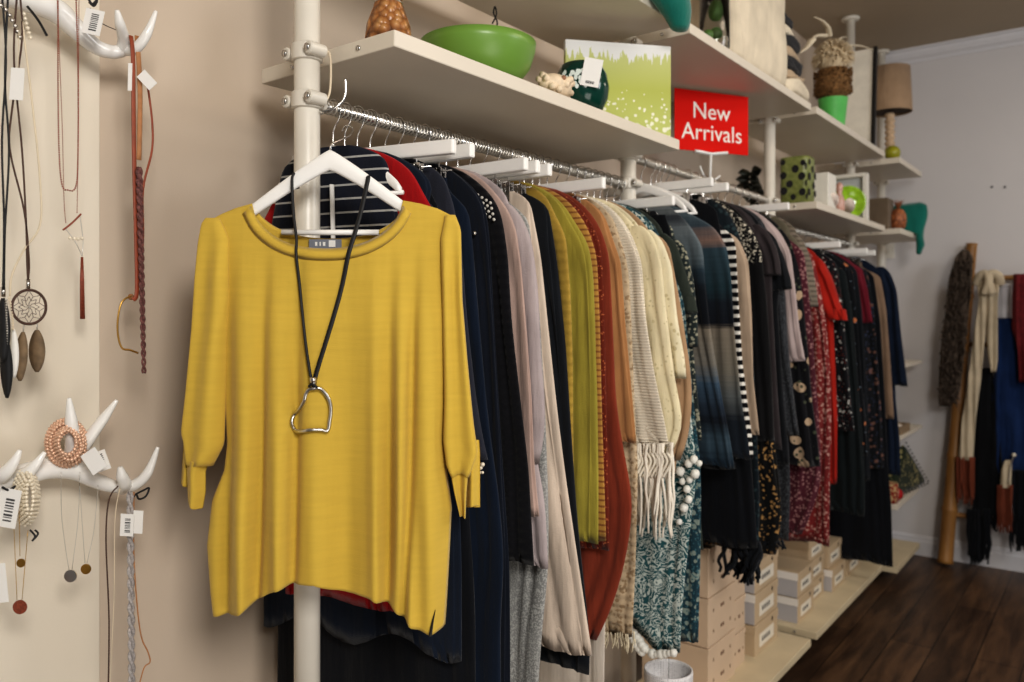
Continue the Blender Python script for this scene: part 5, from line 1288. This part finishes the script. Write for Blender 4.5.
def wall_z(px, py, off): return aty(px, py, END_Y - off)
def drape(t, name, mat, cols, off, th=.02, n=30, seed=0, ns=40, amp=.012, parent=None):
    """cols: (py, px_left, px_right) from top to bottom"""
    rnd = random.Random(seed); p1, p2, p3 = [rnd.uniform(0,6) for _ in range(3)]; rings = []
    ys = [c[0] for c in cols]; mb = MB()
    for j in range(ns):
        py = ys[0]+(ys[-1]-ys[0])*j/(ns-1); l = np.interp(py, ys, [c[1] for c in cols]); r_ = np.interp(py, ys, [c[2] for c in cols]); ring = []
        o = np.interp(j/(ns-1), [0,.1,1], [off[0], off[1], off[2]])
        for k in range(n):
            a = 2*PI*k/n; ca, sa = math.cos(a), math.sin(a); x = (l+r_)/2+(r_-l)/2*math.copysign(abs(ca)**.8, ca)
            w = amp*math.sin(x*.85+p1+.6*math.sin(py*.02+p2)) + amp*.4*math.sin(x*1.9+p3)
            p = wall_z(x, py, o); e = th*math.copysign(abs(sa)**.7, sa)*(1 if j not in (0, ns-1) else .6)
            ring.append(p + Vector((0, -e - (w if sa > 0 else w*.6), 0)))
        rings.append(ring)
    mb.rings(rings); return mb.build(name, mat, t)
def tassels(t, px0, px1, py0, py1, off, mat, n, r=.005, name='fringe', seed=1, wob=5):
    rnd = random.Random(seed); mb = MB()
    for k in range(n):
        px = px0+(px1-px0)*(k+.5)/n; yb = py1-rnd.uniform(0, .25)*(py1-py0); o = off+rnd.uniform(-.015,.015)
        pts = [wall_z(px+rnd.uniform(-1,1)*wob*q*.35, py0-3+(yb-py0+3)*q, o) for q in (0,.25,.5,.75,1)]
        mb.tube(smooth_path(pts, 3), lambda q: r*(1.2-.6*q), 5)
    return mb.build(name, mat, t)
rust = F('rust_fringe', (112,58,40))
t = thing('chunky_scarf', wall_z(955,260,.2), 'shaggy grey brown scarf hung over the top of the ladder pole', 'scarf')
shg = plain('shaggy_brown_wool', (78,66,56), .95, var=.45, scale=60, bmp=1.0)
drape(t, 'scarf_panel', shg, [(250,962,968),(256,956,973),(275,950,973),(310,945,969),(350,941,965),(385,939,961),(400,938,957),(406,940,950)], (.20,.22,.20), .03, seed=2, amp=.012)
rnd = random.Random(9); mb = MB()
for k in range(420):
    py = rnd.uniform(256, 402); l = np.interp(py, [250,310,405],[958,945,939]); r_ = np.interp(py,[250,310,405],[970,969,955]); px = rnd.uniform(l-1.5, r_+1.5); p = wall_z(px, py, .24+rnd.uniform(0,.025))
    mb.tube([p, p+Vector((rnd.uniform(-.012,.012),-.012,-.015)), p+Vector((rnd.uniform(-.015,.015),-.006,-.035))], .0035, 4)
mb.build('wool_loops', shg, t)
t = thing('knotted_scarf', wall_z(988,280,.2), 'cream scarf looped over the top rung with rust fringes at its end', 'scarf')
crm = F('cream_wool', (190,176,152))
drape(t, 'scarf_panel', crm, [(281,976,988),(300,979,989),(340,973,985),(380,968,981),(420,962,976),(460,958,973)], (.19,.21,.19), .018, seed=3, amp=.008)
drape(t, 'scarf_panel', crm, [(281,990,1000),(300,987,998),(340,986,998),(360,989,998),(372,991,996)], (.19,.21,.20), .018, seed=4, amp=.008)
mb = MB(); mb.tube(smooth_path([wall_z(977,284,.20), wall_z(980,276,.225), wall_z(986,274,.235), wall_z(988,282,.24), wall_z(984,294,.235)], 6), .028, 14, flat=.8); mb.tube(smooth_path([wall_z(1000,284,.20), wall_z(998,276,.225), wall_z(991,274,.235), wall_z(989,282,.24), wall_z(992,294,.235)], 6), .028, 14, flat=.8)
mb.build('loop', crm, t); tassels(t, 957, 974, 460, 505, .19, rust, 16, .007)
t = thing('black_scarf', wall_z(984,400,.2), 'long black scarf with ragged fringe behind the cream scarf', 'scarf')
drape(t, 'scarf_panel', F('black_wool', (16,17,20)), [(368,978,992),(400,974,996),(440,971,1000),(480,974,1004),(515,972,1003)], (.15,.15,.17), .016, seed=5)
tassels(t, 968, 990, 512, 566, .17, blk, 26, .009, seed=6); tassels(t, 990, 1002, 510, 532, .17, blk, 8, .006, seed=7)
t = thing('blue_scarf', wall_z(1008,330,.2), 'royal blue scarf hanging down from behind the white cloth', 'scarf')
bl = F('royal_blue', (26,46,84)); drape(t, 'scarf_panel', bl, [(318,998,1032),(350,995,1034),(400,992,1036),(440,996,1036),(476,994,1034)], (.15,.16,.15), .018, seed=8, amp=.016)
t = thing('white_cloth', wall_z(1003,300,.15), 'small white cloth hanging over the rung above the royal blue scarf', 'cloth')
drape(t, 'cloth_panel', F('pale_cloth', (206,206,212)), [(284,997,1013),(300,997,1013),(324,998,1014)], (.12,.11,.10), .012, seed=9, amp=.004)
t = thing('red_scarf', wall_z(1018,300,.2), 'dark red fluffy scarf at the right edge of the ladder', 'scarf')
rd = plain('fluffy_dark_red', (104,26,30), .95, var=.35, scale=60, bmp=.9); drape(t, 'scarf_panel', rd, [(274,1013,1034),(300,1012,1034),(330,1012,1034),(350,1018,1034),(382,1019,1034)], (.20,.22,.21), .03, seed=10, amp=.012)
t = thing('cream_tail_scarf', wall_z(1003,470,.2), 'cream scarf end with a rust tassel in front of the royal blue scarf', 'scarf')
drape(t, 'scarf_panel', crm, [(460,1005,1012),(470,1001,1012),(488,1000,1011)], (.20,.21,.21), .012, seed=11, amp=.004); tassels(t, 998, 1012, 488, 535, .205, rust, 14, .007, seed=12)
mb = MB(); mb.ball(wall_z(1014,455,.22), .012, 12, 8); mb.build('bead', M['pearl'], t); mb = MB(); mb.tube(smooth_path([wall_z(1014,455,.22), wall_z(1010,468,.22), wall_z(1008,484,.22)],4), .005, 6); mb.build('bead_cord', M['silver'], t)
t = thing('fringed_black_scarf', wall_z(1018,470,.2), 'black scarf with long fringe at the right edge below the royal blue scarf', 'scarf')
drape(t, 'scarf_panel', F('black_wool_end', (18,20,26)), [(470,1011,1034),(500,1012,1034),(520,1013,1034)], (.17,.17,.17), .016, seed=13); tassels(t, 1010, 1034, 518, 552, .17, blk, 20, .007, seed=14)
# ------------------------------------------------------------------ light and camera
def area(loc, target, size, power, col=(1,1,1), sy=None):
    l = bpy.data.lights.new('area_light', 'AREA'); l.size = size; l.energy = power; l.color = col
    if sy: l.shape = 'RECTANGLE'; l.size_y = sy
    o = bpy.data.objects.new('area_light', l); COL.objects.link(o); o.location = loc
    d = Vector(target) - Vector(loc); o.rotation_euler = d.to_track_quat('-Z', 'Y').to_euler(); return o
area((1.5, -.5, 2.75), (-1.3, 1.6, 1.1), .8, 78, (1.0, .965, .92))
area((2.2, 3.0, 2.9), (-1.2, 4.2, 1.0), 1.1, 44, (.95, .97, 1.0))
area((.4, 2.6, CEIL-.06), (.3, 2.6, 0), .8, 16, (1.0, .85, .68))
area((.9, 4.9, CEIL-.06), (.6, 5.0, 0), .8, 12, (1.0, .88, .74))
area((1.3, .6, .5), (-1.2, 2.2, 2.2), 1.4, 24, (1.0, .95, .88))  # added low fill as bounce onto the shelf undersides; no real lamp
w = bpy.data.worlds.new('room_ambience'); sc.world = w; w.use_nodes = True
w.node_tree.nodes['Background'].inputs[0].default_value = (.80, .80, .82, 1); w.node_tree.nodes['Background'].inputs[1].default_value = .2
cam = bpy.data.cameras.new('camera'); co = bpy.data.objects.new('camera', cam); COL.objects.link(co)
co.location = (0, 0, CZ); co.rotation_euler = (PI/2, 0, math.atan2(.6057, .7955))
cam.sensor_width = 36; cam.lens = FPX/1024*36; cam.shift_y = -28/1024; cam.clip_start = .05
cam.dof.use_dof = True; cam.dof.focus_distance = 1.55; cam.dof.aperture_fstop = 3.5
sc.camera = co
sc.view_settings.view_transform = 'Standard'; sc.view_settings.look = 'Medium High Contrast'
sc.view_settings.exposure = -0.25
